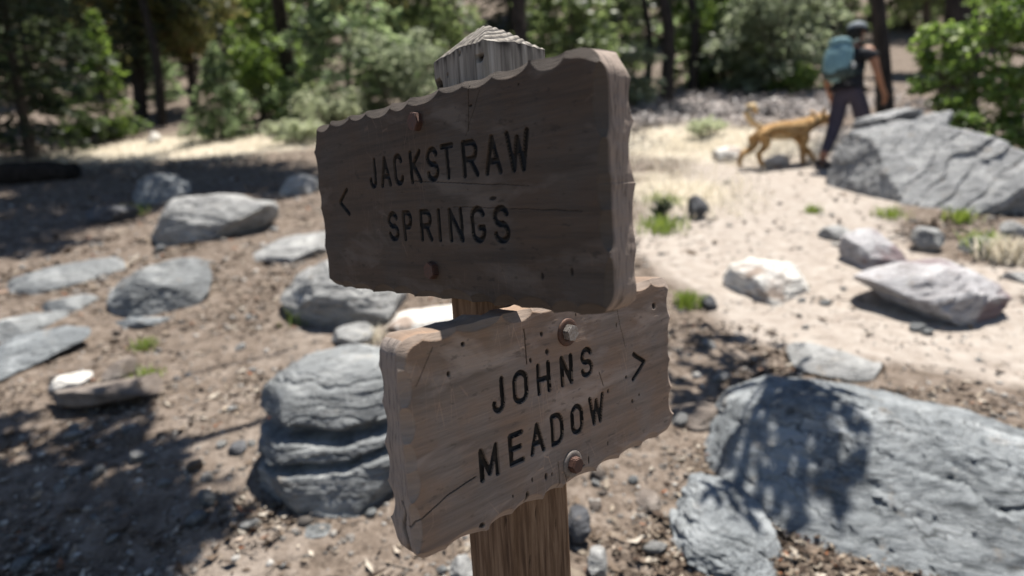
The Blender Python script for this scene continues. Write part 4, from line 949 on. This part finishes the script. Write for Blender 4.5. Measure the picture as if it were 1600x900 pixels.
for c, r3, n_ in cl[:n_far]:
    j0 = E1 if c[0] > -1.5 else A0; limb([j0, c], .012, .005)
LV = np.concatenate([LQ[0], LQ2[0]]); LF = np.concatenate([LQ[1], LQ2[1]+len(LQ[0])])
make_tree('spreading_oak', 'oak with long overhanging limbs that dapple the boulder and the left trail with shade', 'tree', (W, (LV, LF)), 'bark_g', 'oak', tuple(b0))

# trunks and firs near the hiker
x, y, z = on(1372, 8.9); cl = [((-.3, .2, 5.0), (1.2, 1, .6), 500), ((.4, .3, 5.8), (1.3, 1.1, .8), 600)]
make_tree('leaning_pine', 'dark slender leaning trunk directly behind the hiker', 'tree', broadleaf(7, cl, .11, 51, .115, [(.12, 0, -.4), (.02, 0, 1), (-.22, 0, 3), (-.3, 0, 5)]), 'bark', 'darkfir', (x, y, z))
x, y, z = on(1490, 9.6); cl = [((.3, .4, 5.4), (1.3, 1, .8), 600), ((-.6, .8, 6.3), (1.2, 1.1, .8), 600)]
make_tree('thick_pine', 'thick dark trunk seen behind the bright oak boughs on the right', 'tree', broadleaf(8, cl, .11, 52, .26, [(0, 0, -.4), (0, 0, 2), (-.1, 0, 6)]), 'bark', 'darkfir', (x, y, z))
for px, yy, rr_, lab in [(1042, 14.5, .15, 'straight dark trunk just right of the upper board'), (1083, 16.0, .12, 'thinner dark trunk second to the right of the upper board'), (1014, 17.5, .10, 'thin dark trunk closest to the upper board\'s right end'), (265, 15.5, .11, 'slim dark trunk left of the young fir')]:
    x, y, z = on(px, yy); g = np.random.default_rng(px)
    cl = [((g.uniform(-1, 1), g.uniform(-.8, .8), g.uniform(3.9, 6.4)), (.9, .8, .5), 700) for _ in range(7)]
    make_tree('pine_tree', lab, 'tree', broadleaf(7.5, cl, .13, px, rr_), 'bark', 'darkfir', (x, y, z))

def fir_at(px, yy, h_, r_, sd, nbr, blade, mat, label, name='fir_tree', base=.08, **k):
    return make_tree(name, label, 'tree', conifer(h_, r_, sd, nbr, blade, base, **k), 'bark_g', mat, on(px, yy))
fir_at(360, 12.6, 1.8, .9, 61, 80, .10, 'bluefir', 'young pale green fir standing alone at the forest edge', 'young_fir', .04, dens=1.4)
fir_at(560, 13.6, 4.3, 2.3, 62, 120, .17, 'bluefir', 'broad grey-green fir filling the view above the upper board\'s left end', base=.06, dens=1.0)
fir_at(690, 15.0, 4.9, 2.0, 63, 120, .18, 'fir', 'deep green fir behind the post top, beside the broad grey-green fir', base=.05)
fir_at(905, 12.2, 3.7, 1.5, 64, 100, .16, 'fir', 'fir with lit bough tips rising behind the upper board\'s top right corner', base=.22)
fir_at(445, 15.6, 4.4, 1.3, 65, 110, .16, 'oak', 'slim yellow-green conifer left of the broad grey-green fir', base=.03)
fir_at(60, 11.5, 6, 2.0, 66, 110, .17, 'darkfir', 'dark fir with drooping boughs at the far left', base=.07)  # shade from neighbouring trees is put into its needle colour
fir_at(185, 13.6, 2.6, .9, 67, 70, .13, 'oak', 'small bright bushy conifer in the gap at the left', base=.03)
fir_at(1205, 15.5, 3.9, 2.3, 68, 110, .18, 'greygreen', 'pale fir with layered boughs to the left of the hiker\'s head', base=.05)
fir_at(1130, 17.5, 4.4, 2.3, 70, 100, .2, 'bluefir', 'grey-green fir between the two thin trunks and the pale fir', base=.05)
fir_at(960, 18.5, 6.5, 1.7, 71, 100, .2, 'fir', 'fir half hidden by the upper board\'s top right corner', base=.05)
fir_at(1440, 17.0, 7, 1.7, 72, 100, .2, 'fir', 'distant fir in the gap between the leaning trunk and the oak', base=.22)
x, y, z = on(318, 17.5); g = np.random.default_rng(8)
cl = [((g.uniform(-1.5, 1.5), g.uniform(-1, 1), g.uniform(1.4, 5.0)), (.8, .7, .5), 800) for _ in range(13)]
make_tree('yellowing_oak', 'yellow-green oak with thin foliage above the young fir', 'tree', broadleaf(5.5, cl, .12, 81, .12), 'bark', 'yoak', (x, y, z))

def shrub(px, yy, w_, h_, n, leaf, mat, label, seed, name='shrub'):
    g = np.random.default_rng(seed); b = on(px, yy); W = Acc(); cl = []
    for _ in range(14 if h_ < 1.3 else 26):
        a_ = g.uniform(0, 2*PI); rr_ = g.random()**.5*w_*.38; c = np.array([rr_*math.cos(a_), rr_*math.sin(a_)*.8, h_*(g.uniform(.3, .8) if h_ < 1.3 else g.uniform(.12, .92))*(1-.35*(rr_/w_*2)**2)])
        cl.append((c, (w_*.2, w_*.18, h_*(.24 if h_ < 1.3 else .12)), n//(14 if h_ < 1.3 else 26))); W.add(*tube(np.stack([c*[.1, .1, 0]-[0, 0, .05], c*[.6, .6, .5], c]), [.012, .009, .004], 4))
    r_ = empty(name, b); tag(r_, label, 'shrub'); link('stem', W.mesh('stem', M['bark_g']), r_)
    LV, LF = leafy(cl, leaf, seed, .4); link('foliage', mesh_np('foliage', LV, LF, M[mat], False), r_)
shrub(530, 12.0, 1.5, 1.05, 5200, .06, 'sage', 'large pale sage bush behind the upper board\'s left end', 91)
shrub(468, 11.2, 1.1, .5, 3000, .055, 'sage', 'low pale sage bush in front of the large one', 92)
shrub(1235, 14.0, 1.1, .75, 2600, .08, 'oak', 'low olive bush behind the dog and hiker', 93)
shrub(1175, 17.5, 1.5, .9, 2400, .10, 'fir', 'dark low bush at the forest foot left of the olive bush', 94)
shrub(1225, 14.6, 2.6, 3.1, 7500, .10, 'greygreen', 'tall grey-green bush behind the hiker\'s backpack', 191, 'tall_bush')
shrub(1125, 16.6, 2.6, 2.7, 6500, .11, 'oak', 'tall green bush between the thin trunks and the grey-green bush', 192, 'tall_bush')
shrub(430, 13.8, 1.6, 2.2, 4500, .09, 'oak', 'upright bright green bush right of the young fir', 193, 'tall_bush')
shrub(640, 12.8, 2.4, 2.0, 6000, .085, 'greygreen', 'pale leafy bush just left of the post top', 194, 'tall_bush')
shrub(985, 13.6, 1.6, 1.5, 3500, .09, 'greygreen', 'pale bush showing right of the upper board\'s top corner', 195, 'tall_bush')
shrub(140, 13.2, 1.0, .55, 2200, .07, 'oak', 'low green bush on the far side of the pale grass at the left', 95)
shrub(1105, 9.6, .7, .32, 1000, .05, 'sage', 'small grey-green bush on the dry grass right of the upper board', 96)
shrub(1035, 5.0, .26, .2, 300, .035, 'darkfir', 'dark leafy sprig growing at the trail edge behind the upper board\'s right side', 97)
g_ = np.random.default_rng(98)
P = scatter(6500, 10, 18, lambda x, y: np.clip(zones(x, y)[2]*1.1-.1, 0, 1)*(x > 1.5), 99)
cl = [(p+[0, 0, .06], (.22, .2, .13), 26) for p in P[:330]]
LV, LF = leafy(cl, .08, 99, .3)
tag(link('dry_brush', mesh_np('dry_brush', LV, LF, M['greybrush'], False)), 'mat of dead grey brush on the slope below the forest', None, None, 'stuff')

# forest on the slope behind: individual trees that share a few crowns
g = np.random.default_rng(123); protos = []
for k, (mat, h_, r_) in enumerate([('fir', 8, 1.9), ('darkfir', 9, 2.0), ('bluefir', 7, 1.8), ('fir', 10, 2.1)]):
    o = make_tree('forest_fir', '', None, conifer(h_, r_*1.15, 300+k, 110, .24, .03, dens=1.1), 'bark', mat, (0, 0, 0)); protos.append(o)
for k, mat in enumerate(['oak', 'yoak']):
    cl = [((g.uniform(-1.7, 1.7), g.uniform(-1.4, 1.4), g.uniform(1.6, 6.2)), (.95, .9, .6), 900) for _ in range(15)]
    o = make_tree('forest_oak', '', None, broadleaf(6.5, cl, .14, 400+k, .14), 'bark', mat, (0, 0, 0)); protos.append(o)
KIND = ['mid green fir', 'dark shaded fir', 'pale grey-green fir', 'tall mid green fir', 'green leafy oak', 'yellowish oak']
used = set(); spots = []
for row, (d0, n) in enumerate([(20.5, 8), (23.5, 11), (27, 12), (31, 12)]):
    for k in range(n):
        px = -80+1760*(k+.5+g.uniform(-.35, .35))/n; spots.append((px, d0+g.uniform(-1.5, 1.5), row))
for px, yy, row in spots:
    if 1395 < px < 1450 and yy < 24: continue
    k = int(g.choice(6, p=[.25, .25, .16, .16, .12, .06])); b = on(px, yy)
    o = protos[k] if k not in used else copy_tree(protos[k]); used.add(k)
    o.location = b; s_ = g.uniform(.35, .6) if row == 0 else g.uniform(.5, .9) if row == 1 else g.uniform(.8, 1.2); o.scale = (s_, s_, s_*g.uniform(.9, 1.15)); o.rotation_euler.z = g.uniform(0, 6)
    where = 'forest far left' if px < 270 else 'forest above the young fir' if px < 500 else 'forest behind the sign' if px < 860 else 'forest above the dry brush' if px < 1200 else 'forest behind the hiker' if px < 1420 else 'forest behind the right oak'
    dep = ['front rank', 'second rank', 'third rank', 'highest rank'][row]
    tag(o, '%s, %s, %s' % (KIND[k], dep, where), 'tree', 'forest trees on the slope, %s %s %s' % (KIND[k], dep, where))
for k in range(6):
    if k not in used:
        for c in list(protos[k].children): bpy.data.objects.remove(c)
        bpy.data.objects.remove(protos[k])
LVs, LFs, n0 = [], [], 0
base_c = [conifer(11, 2.9, 500+k, 55, .6, .02, dens=1.0)[1] for k in range(3)]
for _ in range(170):
    yy = g.uniform(34, 75); px = g.uniform(-250, 1850); b = np.array(on(px, yy)); V, F = base_c[g.integers(3)]; s_ = g.uniform(.8, 1.3)
    LVs.append(V*s_+b); LFs.append(F+n0); n0 += len(V)
tag(link('distant_forest', mesh_np('distant_forest', np.concatenate(LVs), np.concatenate(LFs), M['fir'], False)), 'dense conifer forest climbing the hillside far behind', None, None, 'stuff')

# logs
def log(name, label, p0, p1, r0, mat, seed):
    u = np.linspace(0, 1, 26); pts = p0+u[:, None]*(p1-p0); pts[:, 2] += .02*np.sin(u*7+seed); V, F = tube(pts, r0*(1-.25*u)*(1+.08*np.sin(u*23+seed)), 20)
    V = V+.12*r0*fbm(V*6, 3, seed)[:, None]; n = len(V); V = np.vstack([V, p0, p1]); k = np.arange(20)
    Ft = np.concatenate([np.stack([k, (k+1) % 20, np.full(20, n)], 1), np.stack([n-20+k, n-20+(k+1) % 20, np.full(20, n+1)], 1)])
    o = link(name, mesh_np(name, V-p0, [F, Ft], M[mat]), None, p0); return tag(o, label, 'log')
a_, b_ = ground_at(-70, 290), ground_at(118, 282); a_[2] += .12; b_[2] += .1; log('fallen_log', 'thick dark fallen log at the left edge in the tree shade', a_, b_, .2, 'log', 3)
a_, b_ = ground_at(-40, 238), ground_at(60, 236); a_[2] += .1; b_[2] += .1; log('fallen_log', 'thin fallen log under the dark fir at the far left', a_, b_, .09, 'bark_g', 5)
a_, b_ = ground_at(1565, 330), ground_at(1640, 300); a_[2] += .03; b_[2] += .05; log('dead_branch', 'grey dead branch lying at the right edge of the outcrop', a_, b_, .025, 'bark_g', 6)

# ------------------------------------------------------------------ hiker and dog
M['skin'] = simple('skin', (.36, .175, .105), .55, .08, 12); M['shirt'] = simple('black_shirt', (.022, .023, .028), .85, .2, 40)
M['trousers'] = simple('purple_grey_trousers', (.055, .047, .066), .85, .15, 30); M['seat'] = simple('dark_shorts', (.035, .026, .030), .85, .15, 30)
M['cap'] = simple('grey_cap', (.26, .29, .31), .8, .1, 40); M['capdark'] = simple('black_cap_band', (.015, .016, .02), .8, .1, 40)
M['pack'] = simple('teal_pack_cloth', (.17, .30, .335), .7, .15, 25); M['packdark'] = simple('dark_pack_cloth', (.045, .065, .062), .8, .2, 25)
M['white'] = simple('white_cloth', (.7, .68, .66), .7, .05, 20); M['shoe'] = simple('walking_shoe', (.06, .055, .06), .8, .2, 30)
M['hair'] = simple('dark_hair', (.02, .015, .012), .7, .2, 60); M['eye'] = simple('eye', (.02, .015, .012), .3, .05, 20)
def skin_mesh(name, nodes, edges, mat, parent=None, sub=2, root=0):
    """one continuous surface grown round a skeleton; nodes: name -> (x, y, z, radius[, radius2])"""
    ks = list(nodes); me = bpy.data.meshes.new(name)
    me.from_pydata([nodes[k][:3] for k in ks], [(ks.index(a), ks.index(b)) for a, b in edges], [])
    o = link(name, me, parent); md = o.modifiers.new('skin', 'SKIN'); md.use_smooth_shade = True; md.branch_smoothing = .6
    sv = me.skin_vertices[0].data
    for i, k in enumerate(ks):
        r_ = nodes[k][3:]; sv[i].radius = (r_[0], r_[-1]); sv[i].use_root = (i == root)
    s_ = o.modifiers.new('subdivision', 'SUBSURF'); s_.levels = sub; s_.render_levels = sub
    me.materials.append(mat); return o
def chain(*a): return list(zip(a[:-1], a[1:]))
# figure space: +X the way it walks, +Y its left, Z up, metres; feet at z = 0
hk = {'pelvis': (0, 0, .93, .135, .15), 'belly': (.03, 0, 1.08, .12, .15), 'chest': (.07, 0, 1.26, .125, .17), 'clav': (.105, 0, 1.41, .08, .12), 'neck': (.13, 0, 1.49, .052), 'jaw': (.165, 0, 1.555, .068), 'head': (.165, 0, 1.635, .092, .082), 'crown': (.155, 0, 1.70, .06),
      'nose': (.265, 0, 1.605, .014), 'chin': (.235, 0, 1.545, .024), 'earl': (.15, .082, 1.61, .016), 'earr': (.15, -.082, 1.61, .016)}
he = chain('pelvis', 'belly', 'chest', 'clav', 'neck', 'jaw', 'head', 'crown')+[('head', 'nose'), ('jaw', 'chin'), ('head', 'earl'), ('head', 'earr')]
def add_leg(s, sg, hip, knee, ank, ball, toe):
    for k, v in (('hip', hip), ('knee', knee), ('ank', ank), ('ball', ball), ('toe', toe)): hk[k+s] = v
    he.extend([('pelvis', 'hip'+s)]+chain('hip'+s, 'knee'+s, 'ank'+s, 'ball'+s, 'toe'+s))
add_leg('l', 1, (.01, .09, .86, .098), (-.07, .10, .50, .062), (-.29, .10, .12, .044), (-.23, .10, .045, .036), (-.14, .10, .035, .03))
add_leg('r', -1, (.04, -.09, .86, .098), (.20, -.09, .49, .062), (.22, -.09, .10, .044), (.29, -.09, .04, .038), (.39, -.09, .035, .03))
def add_arm(s, sg, sh, el, wr, hand):
    hk['sh'+s], hk['el'+s], hk['wr'+s] = (*sh, .062), (*el, .041), (*wr, .029)
    he.extend([('clav', 'sh'+s)]+chain('sh'+s, 'el'+s, 'wr'+s))
    d = np.array(hand)-np.array(wr); d /= np.linalg.norm(d); side = np.array([1., 0, 0])-d*d[0]; side /= np.linalg.norm(side); nrm = np.cross(d, side)
    pm = np.array(wr)+d*.055; hk['palm'+s] = (*pm, .026, .034); he.append(('wr'+s, 'palm'+s))
    for i, (off, L) in enumerate(((.030, .062), (.010, .074), (-.010, .070), (-.030, .054))):
        b = pm+d*.038+side*off; m1 = b+d*L*.5+nrm*.006*sg; t_ = m1+d*L*.42+nrm*.024*sg
        for j, (p, r_) in enumerate(((b, .0105), (m1, .009), (t_, .0075))): hk['f%d%d%s' % (i, j, s)] = (*p, r_)
        he.extend([('palm'+s, 'f%d0%s' % (i, s))]+chain('f%d0%s' % (i, s), 'f%d1%s' % (i, s), 'f%d2%s' % (i, s)))
    t0 = pm-d*.02+side*.034; t1 = t0+d*.03+side*.02; t2 = t1+d*.028+side*.004
    for j, (p, r_) in enumerate(((t0, .012), (t1, .010), (t2, .008))): hk['t%d%s' % (j, s)] = (*p, r_)
    he.extend([('palm'+s, 't0'+s)]+chain('t0'+s, 't1'+s, 't2'+s))
add_arm('r', -1, (.105, -.185, 1.385), (.13, -.25, 1.11), (.24, -.26, .89), (.27, -.26, .81))
add_arm('l', 1, (.105, .185, 1.385), (.02, .26, 1.12), (.12, .27, .90), (.15, .27, .82))
hx, hy = ray(1324, 150)[0]*6.75, 6.75
hik = empty('person', (hx, hy, hgt(hx, hy)-.01), D(30)); hik.scale = (.95, .95, .85); tag(hik, 'hiker in cap, black T-shirt and purple-grey trousers walking away past the schist outcrop', 'person')
skin_mesh('body', hk, he, M['skin'], hik, 1)
def sub(keys, grow, extra=None):
    d = {k: (*hk[k][:3], *[r_+grow for r_ in hk[k][3:]]) for k in keys}; d.update(extra or {}); return d
tr_n = sub(['pelvis', 'hipl', 'hipr', 'kneel', 'kneer'], .016, {'waist': (.015, 0, 1.02, .142, .165), 'cufl': (-.262, .10, .16, .055), 'cufr': (.22, -.09, .14, .057)})
skin_mesh('trousers', tr_n, [('pelvis', 'waist'), ('pelvis', 'hipl'), ('pelvis', 'hipr'), ('hipl', 'kneel'), ('hipr', 'kneer'), ('kneel', 'cufl'), ('kneer', 'cufr')], M['trousers'], hik, 2)
sh_n = sub(['belly', 'chest', 'clav', 'shl', 'shr'], .018, {'shl': (.105, .195, 1.388, .112), 'shr': (.105, -.195, 1.388, .112), 'hem': (.01, 0, .96, .15, .172), 'clav': (.105, 0, 1.415, .115, .15), 'sll': (.062, .222, 1.245, .092), 'slr': (.117, -.222, 1.245, .092)})
skin_mesh('shirt', sh_n, [('belly', 'hem'), ('belly', 'chest'), ('chest', 'clav'), ('clav', 'shl'), ('clav', 'shr'), ('shl', 'sll'), ('shr', 'slr')], M['shirt'], hik, 2)
for s in 'lr':
    a_ = np.array(hk['ank'+s][:3]); b_ = np.array(hk['ball'+s][:3]); t_ = np.array(hk['toe'+s][:3]); hl = a_+(a_-b_)*.25-[0, 0, .05]
    skin_mesh('shoe', {'a': (*(a_-[0, 0, .02]), .052), 'h': (*hl, .042), 'b': (*b_, .048), 't': (*t_, .042)}, [('a', 'h'), ('a', 'b'), ('b', 't')], M['shoe'], hik, 2)
def lump(name, c, r, mat, parent, rot=(0, 0, 0), seed=0, amp=.05, pw=2.0):
    V, F = ico(4); p = V/((np.abs(V)**pw).sum(1)**(1/pw))[:, None]; p = p*(1+amp*fbm(V*2.2+seed, 3, seed))[:, None]
    o = link(name, mesh_np(name, p*np.array(r), F, mat), parent, c); o.rotation_euler = rot; return o
cp = lump('cap', (.158, 0, 1.690), (.108, .098, .072), M['cap'], hik, (0, D(8), 0), 1, .02)
lump('cap_brim', (.315, 0, 1.668), (.075, .075, .010), M['capdark'], cp); cp.children[0].location = (.105, 0, -.02)
bnd = lump('cap_band', (0, 0, -.035), (.111, .101, .030), M['capdark'], cp, (0, 0, 0), 2, .01, 3)
lump('hair', (.115, 0, 1.605), (.075, .082, .085), M['hair'], hik, (0, D(10), 0), 3, .08)
for sg in (1, -1): lump('eye', (.244, sg*.032, 1.636), (.010, .012, .009), M['eye'], hik, (0, 0, 0), 4, 0)
lump('mouth', (.247, 0, 1.568), (.008, .022, .006), simple('lips', (.25, .09, .07), .6), hik, (0, 0, 0), 5, 0)
# the rucksack is carried: a thing of its own
def fig(p): p = np.array(p)*.87; c, s_ = math.cos(D(30)), math.sin(D(30)); return (hik.location[0]+p[0]*c-p[1]*s_, hik.location[1]+p[0]*s_+p[1]*c, hik.location[2]+p[2])
bp = empty('backpack', fig((-.17, 0, 1.03)), D(30)); bp.scale = (.87,)*3; tag(bp, 'teal rucksack with dark lower half on the hiker\'s back', 'backpack')
lump('pack_body', (-.035, 0, .21), (.125, .155, .235), M['pack'], bp, (0, D(16), 0), 7, .06, 2.6)
lump('lower_pocket', (-.06, 0, .085), (.115, .150, .105), M['packdark'], bp, (0, D(16), 0), 8, .06, 2.6)
lump('side_pocket', (.0, -.155, .10), (.07, .035, .09), M['packdark'], bp, (0, D(16), 0), 9, .08, 2.4); lump('white_tag', (-.02, -.185, .135), (.022, .010, .034), M['white'], bp, (0, D(16), 0), 10, .05, 3)
lump('top_lid', (.005, 0, .415), (.10, .135, .055), M['pack'], bp, (0, D(20), 0), 11, .06, 2.4)
for sg in (1, -1):
    V, F = tube([(.06, sg*.10, .38), (.17, sg*.115, .445), (.28, sg*.115, .40), (.315, sg*.12, .26), (.25, sg*.15, .12), (.10, sg*.16, .04)], .017, 8)
    link('strap', mesh_np('strap', V, F, M['packdark']), bp)

# dog: +X is where it walks
M['fur'] = (lambda t: t.fin(t.mix(t.ramp(t.math('ADD', t.math('MULTIPLY', t.n('ShaderNodeSeparateXYZ').outputs[0], 0), t.noise(t.coord((3, 3, 8)), 3, 4)), [(.35, 0.), (.65, 1.)]), (.27, .145, .055), (.50, .33, .155)), .9, t.bump(t.noise(t.coord((6, 18, 18)), 12, 4), .6, .01), .15))(NT('golden_fur'))
M['palefur'] = simple('pale_fur', (.58, .44, .26), .9, .2, 25, .15, 0, .01)
dn = {'rump': (-.36, 0, .475, .112, .10), 'loin': (-.20, 0, .480, .112, .105), 'rib': (.02, 0, .462, .142, .118), 'chest': (.20, 0, .458, .148, .115), 'neck': (.33, 0, .525, .112, .095), 'poll': (.43, 0, .575, .100, .092), 'stop': (.50, 0, .568, .076, .070), 'muz': (.585, 0, .540, .048, .046), 'nose': (.635, 0, .532, .032, .032)}
de = chain('rump', 'loin', 'rib', 'chest', 'neck', 'poll', 'stop', 'muz', 'nose')
for s, y_, pts in (('a', -.07, [(-.37, .40, .072), (-.30, .275, .046), (-.425, .165, .028), (-.385, .045, .022), (-.345, .022, .026)]), ('b', .07, [(-.38, .40, .072), (-.36, .27, .046), (-.53, .175, .028), (-.56, .06, .022), (-.525, .024, .026)])):
    nm = ['h%d%s' % (i, s) for i in range(5)]
    for k, (x_, z_, r_) in zip(nm, pts): dn[k] = (x_, y_, z_, r_*1.22)
    de += [('rump', nm[0])]+chain(*nm)
for s, y_, pts in (('a', -.065, [(.19, .35, .055), (.15, .245, .036), (.155, .135, .026), (.15, .04, .022), (.185, .022, .026)]), ('b', .065, [(.23, .36, .055), (.265, .255, .036), (.36, .155, .026), (.43, .062, .022), (.465, .045, .026)])):
    nm = ['f%d%s' % (i, s) for i in range(5)]
    for k, (x_, z_, r_) in zip(nm, pts): dn[k] = (x_, y_, z_, r_*1.22)
    de += [('chest', nm[0])]+chain(*nm)
dx, dy = ray(1229, 220)[0]*7.05, 7.05
dog = empty('dog', (dx, dy, hgt(dx, dy)-.005), D(8)); dog.scale = (.92, 1.28, .87); tag(dog, 'golden tan dog with a curled tail walking at the hiker\'s heels', 'dog')
body = skin_mesh('body', dn, de, M['fur'], dog, 2, 2)
ta = [(-.33, 0, .50), (-.42, 0, .545), (-.475, 0, .61), (-.51, 0, .685), (-.485, 0, .755), (-.425, .01, .765), (-.385, .015, .72), (-.385, .02, .665)]
V, F = tube(ta, [.03, .034, .038, .042, .044, .042, .036, .016], 12); link('tail', mesh_np('tail', V, F, M['palefur']), dog)
for sg in (1, -1):
    lump('ear', (.415, sg*.075, .655), (.026, .016, .05), M['fur'], dog, (sg*D(-30), D(-20), 0), 12, .05); lump('eye', (.535, sg*.046, .60), (.009, .008, .009), M['eye'], dog, (0, 0, 0), 4, 0)
lump('nose_tip', (.662, 0, .540), (.013, .017, .012), M['eye'], dog, (0, 0, 0), 4, 0)
V, F = tube([(.29+.10*math.sin(a)*.3, .105*math.cos(a), .51+.118*math.sin(a)) for a in np.linspace(0, 2*PI, 25)], .011, 6); link('collar', mesh_np('collar', V, F, M['capdark']), dog)
lump('belly_fur', (-.02, 0, .385), (.22, .075, .055), M['palefur'], dog, (0, D(-3), 0), 13, .06)
